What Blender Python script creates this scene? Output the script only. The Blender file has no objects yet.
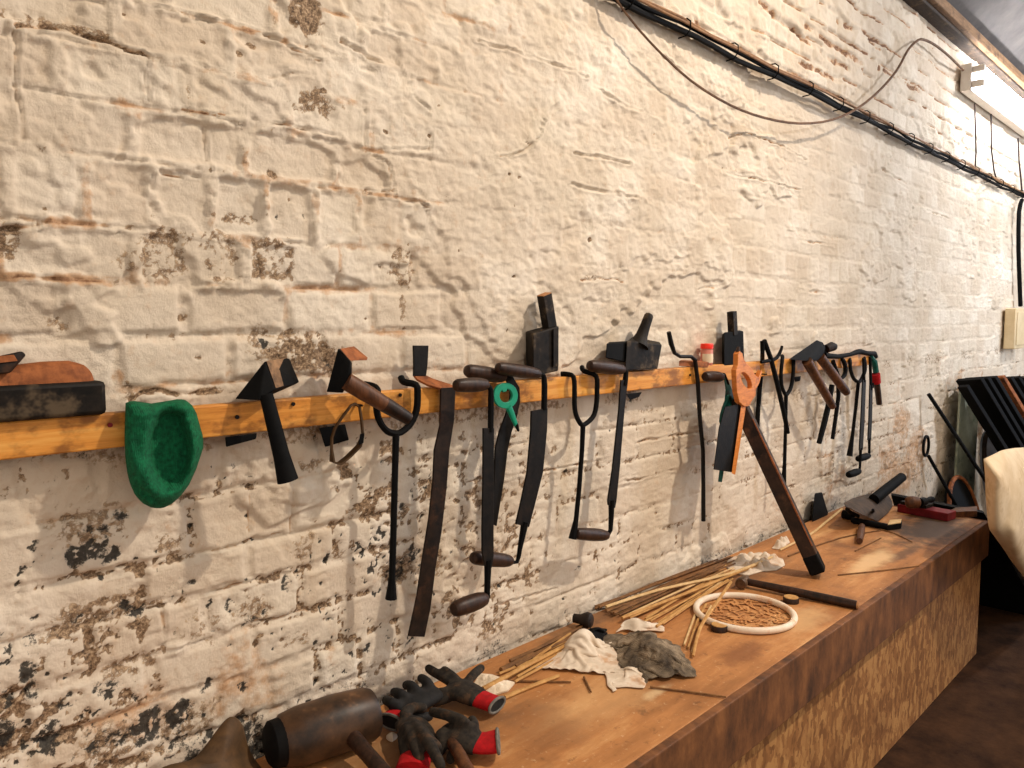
import bpy, bmesh, math, random
import numpy as np
from mathutils import Vector, Matrix
random.seed(7)
sc = bpy.context.scene
COL = sc.collection
PI = math.pi

# ------------------------------------------------------------------ camera model
EYE, F, WALL, BT = 1.6, 770.0, 1.55, 0.65     # eye height, focal length in pixels, wall plane y, bench top z
def _n(v): return v / np.linalg.norm(v)
_X = _n(np.array([(1276 - 512) / F, (384 - 320) / F, -1.0]))
_U = _n(np.cross(_n(np.array([0, 64 / F, -1.0])), np.array([1.0, 0, 0])))
if _U[1] < 0: _U = -_U
_Y = np.cross(_U, _X)
R = np.stack([_X, _Y, _U])
def ray(px, py): return R @ np.array([(px - 512) / F, -(py - 384) / F, -1.0])
def P(px, py, off=0.06):                       # point at distance off in front of the wall
    r = ray(px, py); t = (WALL - off) / r[1]
    return Vector((r[0] * t, r[1] * t, r[2] * t + EYE))
def B(px, py, z=BT):                           # point on a horizontal plane
    r = ray(px, py); t = (z - EYE) / r[2]
    return Vector((r[0] * t, r[1] * t, z))
def XP(px, py, x):                             # point on a plane of constant x
    r = ray(px, py); t = x / r[0]
    return Vector((r[0] * t, r[1] * t, r[2] * t + EYE))

cam = bpy.data.cameras.new('camera'); camo = bpy.data.objects.new('camera', cam); COL.objects.link(camo)
cam.sensor_width = 36; cam.lens = F / 1024 * 36; cam.clip_start = 0.01
camo.matrix_world = Matrix(((R[0][0], R[0][1], R[0][2], 0), (R[1][0], R[1][1], R[1][2], 0), (R[2][0], R[2][1], R[2][2], EYE), (0, 0, 0, 1)))
sc.camera = camo

# ------------------------------------------------------------------ materials
def srgb(c):
    return tuple(((v / 255) / 12.92 if v / 255 < 0.04045 else ((v / 255 + 0.055) / 1.055) ** 2.4) for v in c) + (1,)
class NT:
    def __init__(s, name):
        s.m = bpy.data.materials.new(name); s.m.use_nodes = True
        s.t = s.m.node_tree; s.b = s.t.nodes['Principled BSDF']
        s.co = s.t.nodes.new('ShaderNodeTexCoord').outputs['Object']
    def node(s, typ, **kw):
        n = s.t.nodes.new(typ)
        for k, v in kw.items(): setattr(n, k, v)
        return n
    def link(s, a, b): s.t.links.new(a, b)
    def noise(s, scale, detail=4, rough=0.6, stretch=None, dist=0):
        n = s.node('ShaderNodeTexNoise'); n.inputs['Scale'].default_value = scale
        n.inputs['Detail'].default_value = detail; n.inputs['Roughness'].default_value = rough; n.inputs['Distortion'].default_value = dist
        if stretch:
            mp = s.node('ShaderNodeMapping'); mp.inputs['Scale'].default_value = stretch
            s.link(s.co, mp.inputs['Vector']); s.link(mp.outputs[0], n.inputs['Vector'])
        else: s.link(s.co, n.inputs['Vector'])
        return n.outputs['Fac']
    def ramp(s, fac, stops):
        n = s.node('ShaderNodeValToRGB'); e = n.color_ramp.elements
        while len(e) < len(stops): e.new(0.5)
        for i, (p, c) in enumerate(stops):
            e[i].position = p; e[i].color = c if len(c) == 4 else tuple(c) + (1,)
        s.link(fac, n.inputs['Fac']); return n.outputs['Color']
    def mix(s, fac, a, b, mode='MIX'):
        n = s.node('ShaderNodeMix', data_type='RGBA', blend_type=mode)
        for sock, v in ((n.inputs[0], fac), (n.inputs[6], a), (n.inputs[7], b)):
            if isinstance(v, (int, float)): sock.default_value = v
            elif isinstance(v, tuple): sock.default_value = v
            else: s.link(v, sock)
        return n.outputs[2]
    def math(s, op, a, b=0.0, clamp=False):
        n = s.node('ShaderNodeMath', operation=op); n.use_clamp = clamp
        for sock, v in ((n.inputs[0], a), (n.inputs[1], b)):
            if isinstance(v, (int, float)): sock.default_value = v
            else: s.link(v, sock)
        return n.outputs[0]
    def step(s, v, lo, hi):
        n = s.node('ShaderNodeMapRange', interpolation_type='SMOOTHSTEP')
        s.link(v, n.inputs[0]); n.inputs[1].default_value = lo; n.inputs[2].default_value = hi
        return n.outputs[0]
    def bump(s, h, strength=0.4, dist=0.002):
        n = s.node('ShaderNodeBump'); n.inputs['Strength'].default_value = strength; n.inputs['Distance'].default_value = dist
        s.link(h, n.inputs['Height']); s.link(n.outputs[0], s.b.inputs['Normal'])
    def out(s, col, rough=0.7, metal=0.0, spec=0.3):
        if isinstance(col, tuple): s.b.inputs['Base Color'].default_value = col
        else: s.link(col, s.b.inputs['Base Color'])
        if isinstance(rough, (int, float)): s.b.inputs['Roughness'].default_value = rough
        else: s.link(rough, s.b.inputs['Roughness'])
        s.b.inputs['Metallic'].default_value = metal
        s.b.inputs['Specular IOR Level'].default_value = spec
        return s.m
def two(name, a, b, scale=30, rough=0.6, metal=0.0, bump=0.3, stretch=None, lo=0.35, hi=0.68, c=None, dist=0.0015, spec=0.3):
    n = NT(name); f = n.noise(scale, 5, 0.65, stretch)
    col = n.ramp(f, [(lo, srgb(a)), (hi, srgb(b))])
    if c:
        g = n.noise(scale * 0.37 + 3, 4, 0.7)
        col = n.mix(n.step(g, 0.52, 0.68), col, srgb(c))
    if bump: n.bump(n.noise(scale * 2.2, 4, 0.7, stretch), bump, dist)
    return n.out(col, rough, metal, spec)
M = {}
M['iron'] = two('dark_forged_iron', (9, 8, 8), (26, 22, 19), 40, 0.55, 0.0, 0.35, c=(34, 26, 20), spec=.18)
M['iron_black'] = two('black_iron', (5, 5, 6), (15, 14, 13), 45, 0.72, 0.0, 0.35, spec=.12)
M['iron_rust'] = two('brown_rusted_iron', (20, 15, 13), (46, 32, 23), 35, 0.6, 0.0, 0.4, c=(62, 40, 26), spec=.18)
M['handle'] = two('dark_worn_wood', (34, 21, 15), (66, 41, 27), 18, 0.45, 0, 0.25, (6, 6, 1.2), c=(22, 15, 11))
M['handle_brown'] = two('brown_worn_wood', (66, 40, 25), (112, 70, 42), 16, 0.5, 0, 0.25, (5, 5, 1.2), c=(40, 25, 17))
M['mallet'] = two('blackened_wood', (14, 12, 10), (42, 34, 27), 26, 0.6, 0, 0.5, c=(86, 72, 55), spec=.15)
M['endgrain_and_lit_end'] = two('bare_end_grain_and_lit_end', (150, 100, 60), (190, 135, 85), 40, 0.7, 0, 0.3)
M['lit_tan'] = two('lit_side_tan_iron', (104, 78, 55), (156, 120, 86), 35, 0.7, 0, 0.4, c=(70, 54, 42))  # tan that paints the lit side of the first hammer head
M['rust'] = two('orange_rust_and_lit_top', (120, 66, 34), (175, 105, 58), 35, 0.75, 0.1, 0.4, c=(84, 48, 28))
M['teal'] = two('teal_paint', (6, 70, 62), (14, 98, 84), 40, 0.45, 0, 0.15, c=(8, 50, 46))
M['green_plastic'] = two('green_plastic', (10, 128, 98), (24, 150, 114), 30, 0.4, 0, 0.05)
M['orange_wood'] = two('orange_varnished_wood', (196, 112, 48), (226, 142, 66), 20, 0.45, 0, 0.15, (1, 1, 5), c=(160, 84, 40))
M['red'] = two('red_cloth', (150, 8, 14), (190, 14, 22), 60, 0.85, 0, 0.4)
M['redbox'] = two('dull_red_paint', (96, 14, 22), (130, 24, 30), 30, 0.6, 0, 0.2)
M['glove'] = two('dark_grey_glove_cloth', (24, 20, 17), (54, 46, 37), 70, 0.9, 0, 0.5, c=(76, 55, 38))
M['glove_black'] = two('black_glove_coating', (15, 15, 16), (34, 31, 29), 60, 0.8, 0, 0.5)
M['piping'] = two('grey_cloth_edging', (92, 88, 82), (130, 124, 114), 80, 0.9, 0, 0.4)
M['white_cloth'] = two('off_white_cloth', (204, 184, 160), (232, 218, 198), 14, 0.95, 0, 0.5, c=(196, 158, 124))
M['canvas'] = two('cream_canvas', (214, 186, 146), (232, 208, 172), 9, 0.9, 0, 0.35, c=(200, 170, 130))
M['straw'] = two('dry_straw_cane', (170, 122, 66), (206, 160, 96), 40, 0.65, 0, 0.2)
M['straw_dark'] = two('dark_cane', (96, 64, 36), (140, 98, 56), 40, 0.7, 0, 0.2)
M['straw_pale'] = two('pale_cane', (200, 164, 110), (226, 194, 142), 40, 0.6, 0, 0.2)
M['black'] = two('black_rubber', (10, 10, 11), (16, 15, 15), 50, 0.7, 0, 0.2, spec=.1)
M['cable_tan'] = two('dusty_tan_cable', (120, 84, 52), (160, 118, 76), 30, 0.6, 0, 0.2)
M['cream_box'] = two('cream_plastic', (206, 182, 140), (220, 198, 158), 12, 0.5, 0, 0.05)
M['white_plastic'] = two('white_plastic_hoop', (226, 206, 180), (240, 226, 206), 25, 0.5, 0, 0.15, c=(220, 176, 134))
M['enamel'] = two('white_enamel_metal', (214, 204, 192), (228, 220, 210), 12, 0.4, 0, 0.05)
M['leather'] = two('brown_leather', (62, 44, 24), (96, 68, 38), 18, 0.7, 0, 0.5, c=(44, 32, 20))

# ------------------------------------------------------------------ mesh helpers (all in world space)
def newbm(): return bmesh.new()
def addbox(bm, lo, hi, mat=None):
    vs = [bm.verts.new((x, y, z)) for x in (lo[0], hi[0]) for y in (lo[1], hi[1]) for z in (lo[2], hi[2])]
    if mat is not None:
        for v in vs: v.co = mat @ v.co
    for q in ((0, 1, 3, 2), (4, 6, 7, 5), (0, 4, 5, 1), (2, 3, 7, 6), (0, 2, 6, 4), (1, 5, 7, 3)): bm.faces.new([vs[i] for i in q])
def box(lo, hi, mat=None):
    bm = newbm(); addbox(bm, lo, hi, mat); return bm
def beambox(a, b, w, h, up=Vector((0, 0, 1))):   # square bar between two points
    d = (b - a); L = d.length; z = d.normalized(); x = up.cross(z).normalized(); y = z.cross(x)
    m = Matrix(((x.x, y.x, z.x, a.x), (x.y, y.y, z.y, a.y), (x.z, y.z, z.z, a.z), (0, 0, 0, 1)))
    return box((-w / 2, -h / 2, 0), (w / 2, h / 2, L), m)
def smooth_path(pts, rad, n=4):
    if len(pts) < 3: return pts, rad
    out, ro = [], []
    for i in range(len(pts) - 1):
        p0 = pts[max(i - 1, 0)]; p1 = pts[i]; p2 = pts[i + 1]; p3 = pts[min(i + 2, len(pts) - 1)]
        for k in range(n):
            t = k / n
            out.append(0.5 * ((2 * p1) + (p2 - p0) * t + (2 * p0 - 5 * p1 + 4 * p2 - p3) * t * t + (3 * p1 - p0 - 3 * p2 + p3) * t ** 3))
            ro.append(rad[i] * (1 - t) + rad[i + 1] * t)
    out.append(pts[-1]); ro.append(rad[-1]); return out, ro
def addtube(bm, pts, rad, n=10, closed=False, smooth=0, flat=1.0, ref=None, square=False):
    pts = [Vector(p) for p in pts]
    if isinstance(rad, (int, float)): rad = [rad] * len(pts)
    rad = list(rad)
    if smooth: pts, rad = smooth_path(pts, rad, smooth)
    if square: n = 4
    rings = []; N = len(pts); prev = None
    for i, p in enumerate(pts):
        a = pts[i - 1] if (i > 0 or closed) else p
        c = pts[(i + 1) % N] if (i < N - 1 or closed) else p
        t = (c - a).normalized()
        if ref is not None: u = ref - t * ref.dot(t)
        elif prev is None:
            r0 = Vector((0, 1, 0)) if abs(t.y) < 0.8 else Vector((0, 0, 1)); u = r0 - t * r0.dot(t)
        else: u = prev - t * prev.dot(t)
        if u.length < 1e-6: u = Vector((1, 0, 0)) - t * t.x
        u.normalize(); prev = u; v = t.cross(u)
        ph = PI / 4 if square else 0
        k = math.sqrt(2) if square else 1
        rings.append([bm.verts.new(p + (u * math.cos(2 * PI * j / n + ph) * flat + v * math.sin(2 * PI * j / n + ph)) * rad[i] * k) for j in range(n)])
    for i in range(N - 1 if not closed else N):
        A, Bq = rings[i], rings[(i + 1) % N]
        for j in range(n): bm.faces.new((A[j], A[(j + 1) % n], Bq[(j + 1) % n], Bq[j]))
    if not closed:
        bm.faces.new(rings[0][::-1]); bm.faces.new(rings[-1])
def tube(pts, rad, **k):
    bm = newbm(); addtube(bm, pts, rad, **k); return bm
def lathe(a, b, prof, n=18, flat=1.0, ref=None):   # profile of (position 0..1, radius) about the segment a-b
    pts = [a + (b - a) * t for t, r in prof]; return tube(pts, [max(r, 1e-4) for t, r in prof], n=n, flat=flat, ref=ref)
def hull(pts):
    bm = newbm()
    for p in pts: bm.verts.new(p)
    r = bmesh.ops.convex_hull(bm, input=bm.verts[:])
    bmesh.ops.delete(bm, geom=[e for e in set(r['geom_interior'] + r['geom_unused']) if isinstance(e, bmesh.types.BMVert)], context='VERTS')
    bmesh.ops.dissolve_limit(bm, angle_limit=0.02, verts=bm.verts[:], edges=bm.edges[:])
    return bm
def hullp(pts): return hull([P(*p) for p in pts])
def slab(outline, off, th, hole=None):           # outline in photo pixels, cut from plate of thickness th parallel to the wall
    bm = newbm()
    def ring(o, pl): return [bm.verts.new(P(x, y, off) + Vector((0, o, 0))) for x, y in pl]
    def wall(a, b, flip):
        n = len(a)
        for i in range(n):
            q = (a[i], a[(i + 1) % n], b[(i + 1) % n], b[i]); bm.faces.new(q[::-1] if flip else q)
    f1, b1 = ring(-th / 2, outline), ring(th / 2, outline); wall(f1, b1, False)
    if hole:
        f2, b2 = ring(-th / 2, hole), ring(th / 2, hole); wall(f2, b2, True)
        for o, i in ((f1, f2), (b1, b2)):
            es = [bm.edges.get((l[k], l[(k + 1) % len(l)])) for l in (o, i) for k in range(len(l))]
            bmesh.ops.triangle_fill(bm, edges=[e for e in es if e], use_beauty=True)
    else:
        bm.faces.new(f1); bm.faces.new(b1[::-1])
    bmesh.ops.recalc_face_normals(bm, faces=bm.faces[:]); return bm
def strip(pairs, th):                            # bent bar: (left point, right point) pairs with thickness along the local normal
    bm = newbm(); L = [(Vector(a), Vector(b)) for a, b in pairs]; rows = []
    for i, (a, b) in enumerate(L):
        a0, b0 = L[max(i - 1, 0)]; a1, b1 = L[min(i + 1, len(L) - 1)]
        n = ((a1 + b1) - (a0 + b0)).cross(b - a).normalized() * th / 2
        rows.append([bm.verts.new(q) for q in (a + n, b + n, b - n, a - n)])
    for r, s in zip(rows, rows[1:]):
        for j in range(4): bm.faces.new((r[j], r[(j + 1) % 4], s[(j + 1) % 4], s[j]))
    bm.faces.new(rows[0][::-1]); bm.faces.new(rows[-1])
    bmesh.ops.recalc_face_normals(bm, faces=bm.faces[:]); return bm
def stripp(pairs, off, th): return strip([(P(a[0], a[1], off), P(b[0], b[1], off)) for a, b in pairs], th)
def join(*bms):
    out = newbm()
    for b in bms:
        me = bpy.data.meshes.new('tmp'); b.to_mesh(me); out.from_mesh(me); bpy.data.meshes.remove(me); b.free()
    return out
def hoop(c, r, t, axis=Vector((0, 0, 1)), n=48, k=10):
    u = axis.orthogonal().normalized(); v = axis.cross(u)
    return tube([c + (u * math.cos(2 * PI * i / n) + v * math.sin(2 * PI * i / n)) * r for i in range(n)], t, n=k, closed=True)

class Thing:
    def __init__(s, name, label, cat, group=None, kind=None):
        s.name, s.label, s.cat, s.group, s.kind, s.parts = name, label, cat, group, kind, []
    def add(s, name, bm, mat, parent=None, bevel=0, sub=0, smooth=True, label=None, angle=40, post=None, kind=None):
        s.parts.append(dict(name=name, bm=bm, mat=mat, parent=parent, bevel=bevel, sub=sub, smooth=smooth, label=label, angle=angle, post=post, kind=kind)); return len(s.parts) - 1
    def done(s):
        allv = [v.co for p in s.parts for v in p['bm'].verts]
        lo = [min(v[i] for v in allv) for i in range(3)]; hi = [max(v[i] for v in allv) for i in range(3)]
        org = Vector(((lo[0] + hi[0]) / 2, (lo[1] + hi[1]) / 2, lo[2])); made = []
        root = None
        if len(s.parts) > 1:
            root = bpy.data.objects.new(s.name, None); root.empty_display_size = 0.05; COL.objects.link(root); root.location = org
        for p in s.parts:
            bm = p['bm']
            for v in bm.verts: v.co -= org
            bmesh.ops.recalc_face_normals(bm, faces=bm.faces[:])
            nm = p['name'] if root else s.name
            me = bpy.data.meshes.new(nm); bm.to_mesh(me); bm.free(); me.materials.append(p['mat'])
            o = bpy.data.objects.new(nm, me); COL.objects.link(o)
            if p['smooth']:
                for f in me.polygons: f.use_smooth = True
                if not p['sub']: me.set_sharp_from_angle(angle=math.radians(p['angle']))
            if root: o.parent = root if p['parent'] is None else made[p['parent']]
            else: o.location = org
            if p['bevel']:
                m = o.modifiers.new('bevel', 'BEVEL'); m.width = p['bevel']; m.segments = 2; m.limit_method = 'ANGLE'; m.angle_limit = math.radians(35)
            if p['sub']:
                m = o.modifiers.new('sub', 'SUBSURF'); m.levels = m.render_levels = p['sub']
            if p['post']: p['post'](o)
            if p['label'] and root: o['label'] = p['label']
            if p['kind']: o['kind'] = p['kind']
            made.append(o)
        r = root or made[0]
        if s.label: r['label'] = s.label
        if s.cat: r['category'] = s.cat
        if s.group: r['group'] = s.group
        if s.kind: r['kind'] = s.kind
        s.root = r; return r
def struct(name, bm, mat, bevel=0):
    t = Thing(name, None, None, kind='structure'); t.add(name, bm, mat, bevel=bevel, smooth=False); return t.done()

# ------------------------------------------------------------------ numpy noise
def _hash(ix, iy, seed):
    h = (ix.astype(np.int64) * 374761393 + iy.astype(np.int64) * 668265263 + seed * 974634777) & 0xFFFFFFFF
    h = ((h ^ (h >> 13)) * 1274126177) & 0xFFFFFFFF
    return ((h ^ (h >> 16)) & 0xFFFFFF) / float(0xFFFFFF)
def vn(x, y, seed=0):
    ix, iy = np.floor(x), np.floor(y); fx, fy = x - ix, y - iy
    fx = fx * fx * (3 - 2 * fx); fy = fy * fy * (3 - 2 * fy)
    a, b, c, d = _hash(ix, iy, seed), _hash(ix + 1, iy, seed), _hash(ix, iy + 1, seed), _hash(ix + 1, iy + 1, seed)
    return (a * (1 - fx) + b * fx) * (1 - fy) + (c * (1 - fx) + d * fx) * fy
def fbm(x, y, seed=0, oc=4, g=0.5):
    s = 0; a = 1; t = 0
    for i in range(oc):
        s = s + a * vn(x, y, seed + i * 17); t += a; a *= g; x = x * 2.03 + 5.1; y = y * 2.03 + 1.7
    return s / t
def ss(x, lo, hi):
    t = np.clip((x - lo) / (hi - lo), 0, 1); return t * t * (3 - 2 * t)

# ================================================================== THE SETTING
def build_wall():
    xs = [-1.2]
    while xs[-1] < 8.6: xs.append(xs[-1] + (0.0036 * (1 + 0.55 * max(xs[-1], 0)) if xs[-1] > 0.2 else 0.02))
    zs = [0.0]
    while zs[-1] < 3.75: zs.append(zs[-1] + (0.0042 if 0.6 < zs[-1] < 2.75 else 0.007 if zs[-1] > 0.6 else 0.03))
    xs = np.array(xs); zs = np.array(zs); nx, nz = len(xs), len(zs)
    X, Z = np.meshgrid(xs, zs)
    # courses of painted brick
    wx = 0.022 * (fbm(X * 3, Z * 3, 11) - 0.5); wz = 0.020 * (fbm(X * 2.2, Z * 4, 12) - 0.5)
    bnd = [0.0, 0.1, 0.2, 0.3, 0.42, 0.53, 0.63, 0.73, 0.832, 0.932, 1.03, 1.118, 1.24, 1.36, 1.467, 1.567, 1.675, 1.776, 1.903, 2.005, 2.1]
    while bnd[-1] < 3.9: bnd.append(bnd[-1] + 0.094)
    bnd = np.array(bnd)
    Zw, Xw = Z + wz, X + wx
    row = np.clip(np.searchsorted(bnd, Zw) - 1, 0, len(bnd) - 2)
    z0, z1 = bnd[row], bnd[row + 1]
    hdr = (row % 5 == 2)
    ln = np.where(hdr, 0.118, 0.222)
    u = Xw + np.where(row % 2 == 0, 0.11, 0.0) + 0.05 * _hash(row, row * 0 + 3, 5)
    col = np.floor(u / ln); fu = u - col * ln
    # some neighbours merge under the paint
    d = np.minimum(np.minimum(fu, ln - fu), np.minimum(Zw - z0, z1 - Zw))
    dv = np.minimum(Zw - z0, z1 - Zw)
    r1 = _hash(row, col, 1); r2 = _hash(row, col, 2); r3 = _hash(row, col, 3)
    edge = 0.006 + 0.009 * fbm(X * 14, Z * 14, 21)
    brick = ss(d + 0.010 * (fbm(X * 30, Z * 30, 22, 3) - 0.5), edge - 0.004, edge + 0.005)
    n1, n2, n3 = fbm(X * 4, Z * 5, 31), fbm(X * 16, Z * 18, 32, 5, 0.6), fbm(X * 60, Z * 60, 33, 4, 0.6)
    # thick old plaster over the middle of the wall, broken along ragged edges
    reg = np.exp(-((X - 1.95) / 0.75) ** 2 - ((Z - 2.2) / 0.55) ** 2) + 0.8 * np.exp(-((X - 1.75) / 0.35) ** 2 - ((Z - 1.85) / 0.4) ** 2)
    pl = fbm(X * 2.3, Z * 3.2, 41, 5, 0.55) - 0.62 + 0.30 * reg
    plaster = ss(pl, 0.0, 0.022) + 0.6 * ss(pl, 0.10, 0.118)
    left = 1 - ss(X, 0.8, 1.7)
    low = 1 - ss(Z, 1.15, 1.45)
    up = ss(Z, 2.55, 2.66)
    soft = np.clip(1 - 0.55 * plaster, 0.15, 1) * (0.5 + 0.4 * left + 0.35 * up - 0.25 * low)
    crust = ss(fbm(X * 5, Z * 6, 51) + 0.25 * left * ss(Z, 1.5, 1.9) - 0.1, 0.5, 0.68)       # mortar squeezed out and painted over
    h = brick * soft * (0.0025 + 0.0055 * (r1 - 0.4)) + (1 - brick) * soft * (crust * (0.010 * n2 + 0.012 * n3) - 0.0025 * (1 - crust) * (0.5 + left + up))
    h += 0.009 * plaster + 0.010 * (n1 - 0.5) + 0.010 * (n2 - 0.5) * (0.20 + 0.5 * plaster + 0.55 * (1 - brick)) + 0.0040 * (n3 - 0.5) * (0.6 + 0.8 * plaster + .5 * (1 - brick))
    h += .0016 * ss(fbm(X * 7, Z * 9, 601, 5, .62), .50, .512) + .0014 * ss(fbm(X * 11, Z * 12, 602, 5, .62), .54, .552) + .0014 * ss(fbm(X * 5, Z * 7, 603, 5, .62), .45, .460)
    h += (1 - brick) * crust * soft * .010 * (fbm(X * 95, Z * 95, 604, 3, .6) - .35)
    rough_bands = ss(fbm(X * 3.5, Z * 9, 61, 4), 0.5, 0.66)
    h += rough_bands * 0.008 * (fbm(X * 24, Z * 34, 62, 4, 0.6) - 0.4)
    # narrow gaps under bricks that never filled with paint
    gap = ss(fbm(X * 7, Z * 26, 71, 4) + 0.05 * left, 0.55, 0.62) * ss(-dv + 0.004 * (fbm(X * 40, Z * 40, 72, 3) - .5), -0.0055, -0.0015)
    gap = gap * (0.12 + 1.2 * ss(X, 2.6, 3.4) * up + 0.3 * low + 0.3 * left * (1 - low))
    h -= 0.012 * np.clip(gap, 0, 1)
    # masks: stain (orange dirt in joints), flake (bare stone), mould (black)
    jn = ss(fbm(X * 9, Z * 12, 81, 4, 0.6), 0.46, 0.66)
    stain = np.clip((1 - brick) * jn * (0.26 + 0.28 * left * (1 - low) - 0.06 * low) + gap * (0.75 - 0.35 * low), 0, 1)
    big = ss(fbm(X * 2.1, Z * 2.6, 85, 4), 0.5, 0.75)
    stain = np.clip(stain + 0.48 * big * low + 0.12 * big, 0, 1)
    flake = np.zeros_like(X); mould = np.zeros_like(X)
    def blob(arr, x, z, rx, rz, a=1.0, wob=0.5, seed=0, ring=0, sq=0):
        w = 3.2 * max(rx, rz) + 0.02
        i0, i1 = np.searchsorted(xs, (x - w, x + w)); j0, j1 = np.searchsorted(zs, (z - w, z + w))
        xx, zz = X[j0:j1, i0:i1], Z[j0:j1, i0:i1]
        q = (np.maximum(abs(xx - x) / rx, abs(zz - z) / rz) if sq else np.sqrt(((xx - x) / rx) ** 2 + ((zz - z) / rz) ** 2)) + wob * (.35 if sq else 1) * 2 * (fbm(xx * 38, zz * 38, 90 + seed, 4, 0.6) - 0.5)
        v = ss(-q, -1.5, -0.4) * (.35 + .65 * ss(fbm(xx * 75, zz * 75, 95 + seed, 4, 0.65), 0.25, 0.52))
        if arr is mould: v = ss(-q, -1.75, -0.3) * ss(fbm(xx * 75, zz * 75, 95 + seed, 4, 0.65), 0.26, 0.52)
        if ring: v = v * (0.62 + 0.6 * ss(q, 0.40, 0.9))
        arr[j0:j1, i0:i1] = np.maximum(arr[j0:j1, i0:i1], a * v)
    def bp(arr, px, py, rx, rz, *a, **k):
        p = P(px, py, 0); blob(arr, p.x, p.z, rx, rz, *a, **k)
    for i, (px, py, rx, rz, a) in enumerate([(165, 256, .05, .052, .8), (222, 255, .045, .05, .75), (274, 259, .05, .045, .85), (405, 266, .04, .05, .8), (128, 262, .03, .03, .5),
            (300, 352, .10, .05, .95), (335, 362, .06, .04, .8), (262, 350, .04, .06, .6), (306, 14, .045, .05, .9), (312, 104, .075, .035, .7), (235, 218, .06, .012, .7), (30, 18, .07, .015, .6), (75, 30, .09, .012, .7),
            (60, 325, .03, .02, .6), (130, 390, .02, .02, .6), (210, 392, .06, .012, .7), (5, 240, .03, .035, .7), (405, 310, .015, .05, .6), (70, 448, .14, .02, .7), (310, 465, .05, .02, .6),
            (95, 528, .08, .06, .6), (170, 545, .05, .025, .6), (110, 610, .10, .03, .7), (265, 500, .05, .05, .35), (305, 548, .045, .045, .55), (200, 630, .06, .05, .5), (255, 612, .06, .05, .55),
            (350, 590, .05, .05, .4), (130, 667, .07, .03, .6), (60, 625, .1, .015, .4), (190, 720, .09, .05, .6), (110, 745, .07, .06, .6), (300, 640, .05, .02, .5), (430, 560, .05, .05, .6), (400, 570, .06, .05, .8),
            (355, 515, .04, .02, .5), (735, 170, .10, .012, .45), (780, 185, .07, .014, .5), (590, 278, .05, .012, .55), (650, 410, .10, .02, .5), (705, 405, .07, .03, .6), (800, 395, .10, .04, .5), (812, 420, .08, .04, .5), (560, 405, .08, .015, .6),
            (545, 478, .05, .012, .5), (600, 462, .05, .012, .45), (560, 545, .05, .01, .4), (890, 290, .2, .02, .35), (700, 470, .06, .03, .5), (780, 440, .08, .03, .45), (830, 470, .1, .03, .4)]):
        bp(flake, px, py, rx, rz, a, seed=i, ring=1 if i < 4 else 0, sq=1 if i == 2 else 0)
    for i, (px, py, rx, rz, a) in enumerate([(78, 558, .018, .022, 1), (95, 550, .03, .02, 1), (112, 556, .02, .016, .9), (100, 530, .04, .012, .7), (122, 516, .018, .012, .8), (45, 700 + 46, .032, .028, 1), (28, 672, .018, .035, .9), (33, 690, .012, .03, .9),
            (68, 703, .016, .014, 1), (55, 725, .02, .014, .9), (105, 690, .03, .016, .9), (150, 728, .038, .036, 1), (182, 716, .034, .026, 1), (208, 685, .018, .022, 1), (245, 688, .016, .016, 1), (95, 745, .04, .03, .8), (120, 740, .04, .02, .8), (232, 605, .012, .02, .9),
            (212, 605, .008, .012, .9), (140, 612, .02, .016, .8), (118, 610, .03, .014, .8), (85, 620, .02, .01, .7), (288, 583, .012, .018, .9), (180, 590, .02, .02, .7), (250, 622, .03, .012, .6), (410, 560, .04, .03, .75), (402, 575, .03, .03, .7), (365, 655, .02, .02, .5),
            (195, 762, .05, .03, .6), (8, 735, .02, .03, .9), (170, 745, .05, .025, .8), (310, 592, .006, .01, .7), (330, 620, .012, .006, .9), (30, 640, .02, .016, .7), (497, 625, .006, .006, .9), (566, 600, .006, .006, .8), (265, 345, .018, .012, .9),
            (250, 735, .035, .05, .75), (262, 745, .03, .04, .8), (290, 745, .04, .03, .7), (320, 440, .05, .012, .4), (330, 365, .02, .02, .6), (70, 445, .1, .008, .6), (60, 236, .012, .006, .4), (292, 213, .01, .008, .8), (278, 216, .005, .01, .8), (305, 216, .007, .006, .6)]):
        bp(mould, px, py, rx, rz, a, 0.6, seed=200 + i)
    rs = np.random.RandomState(5)
    for i in range(260):                       # scattered chips where the paint is thin, denser low on the left
        x = rs.uniform(0.2, 2.3) ** 1.0; z = rs.uniform(0.66, 1.35) if rs.rand() < 0.8 else rs.uniform(1.35, 2.2)
        s = rs.uniform(0.002, 0.007) * (1.5 if rs.rand() < 0.15 else 1)
        if x > 1.4 and rs.rand() < 0.6: continue
        blob(mould if z < 1.35 and rs.rand() < 0.6 else flake, x, z, s * rs.uniform(0.8, 1.6), s, 0.9, 0.4, seed=300 + i % 40)
    def crack(pl, wdt, a_st, a_fl, dep, seed):
        ps = [P(x, y, 0) for x, y in pl]; x_ = [p.x for p in ps]; z_ = [p.z for p in ps]
        i0, i1 = np.searchsorted(xs, (min(x_) - .06, max(x_) + .06)); j0, j1 = np.searchsorted(zs, (min(z_) - .06, max(z_) + .06))
        xx = X[j0:j1, i0:i1] + .022 * (fbm(X[j0:j1, i0:i1] * 16, Z[j0:j1, i0:i1] * 16, 400 + seed, 4, .6) - .5); zz = Z[j0:j1, i0:i1] + .022 * (fbm(X[j0:j1, i0:i1] * 16, Z[j0:j1, i0:i1] * 16, 450 + seed, 4, .6) - .5)
        dm = np.full(xx.shape, 9.0); sd = np.zeros(xx.shape)
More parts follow.
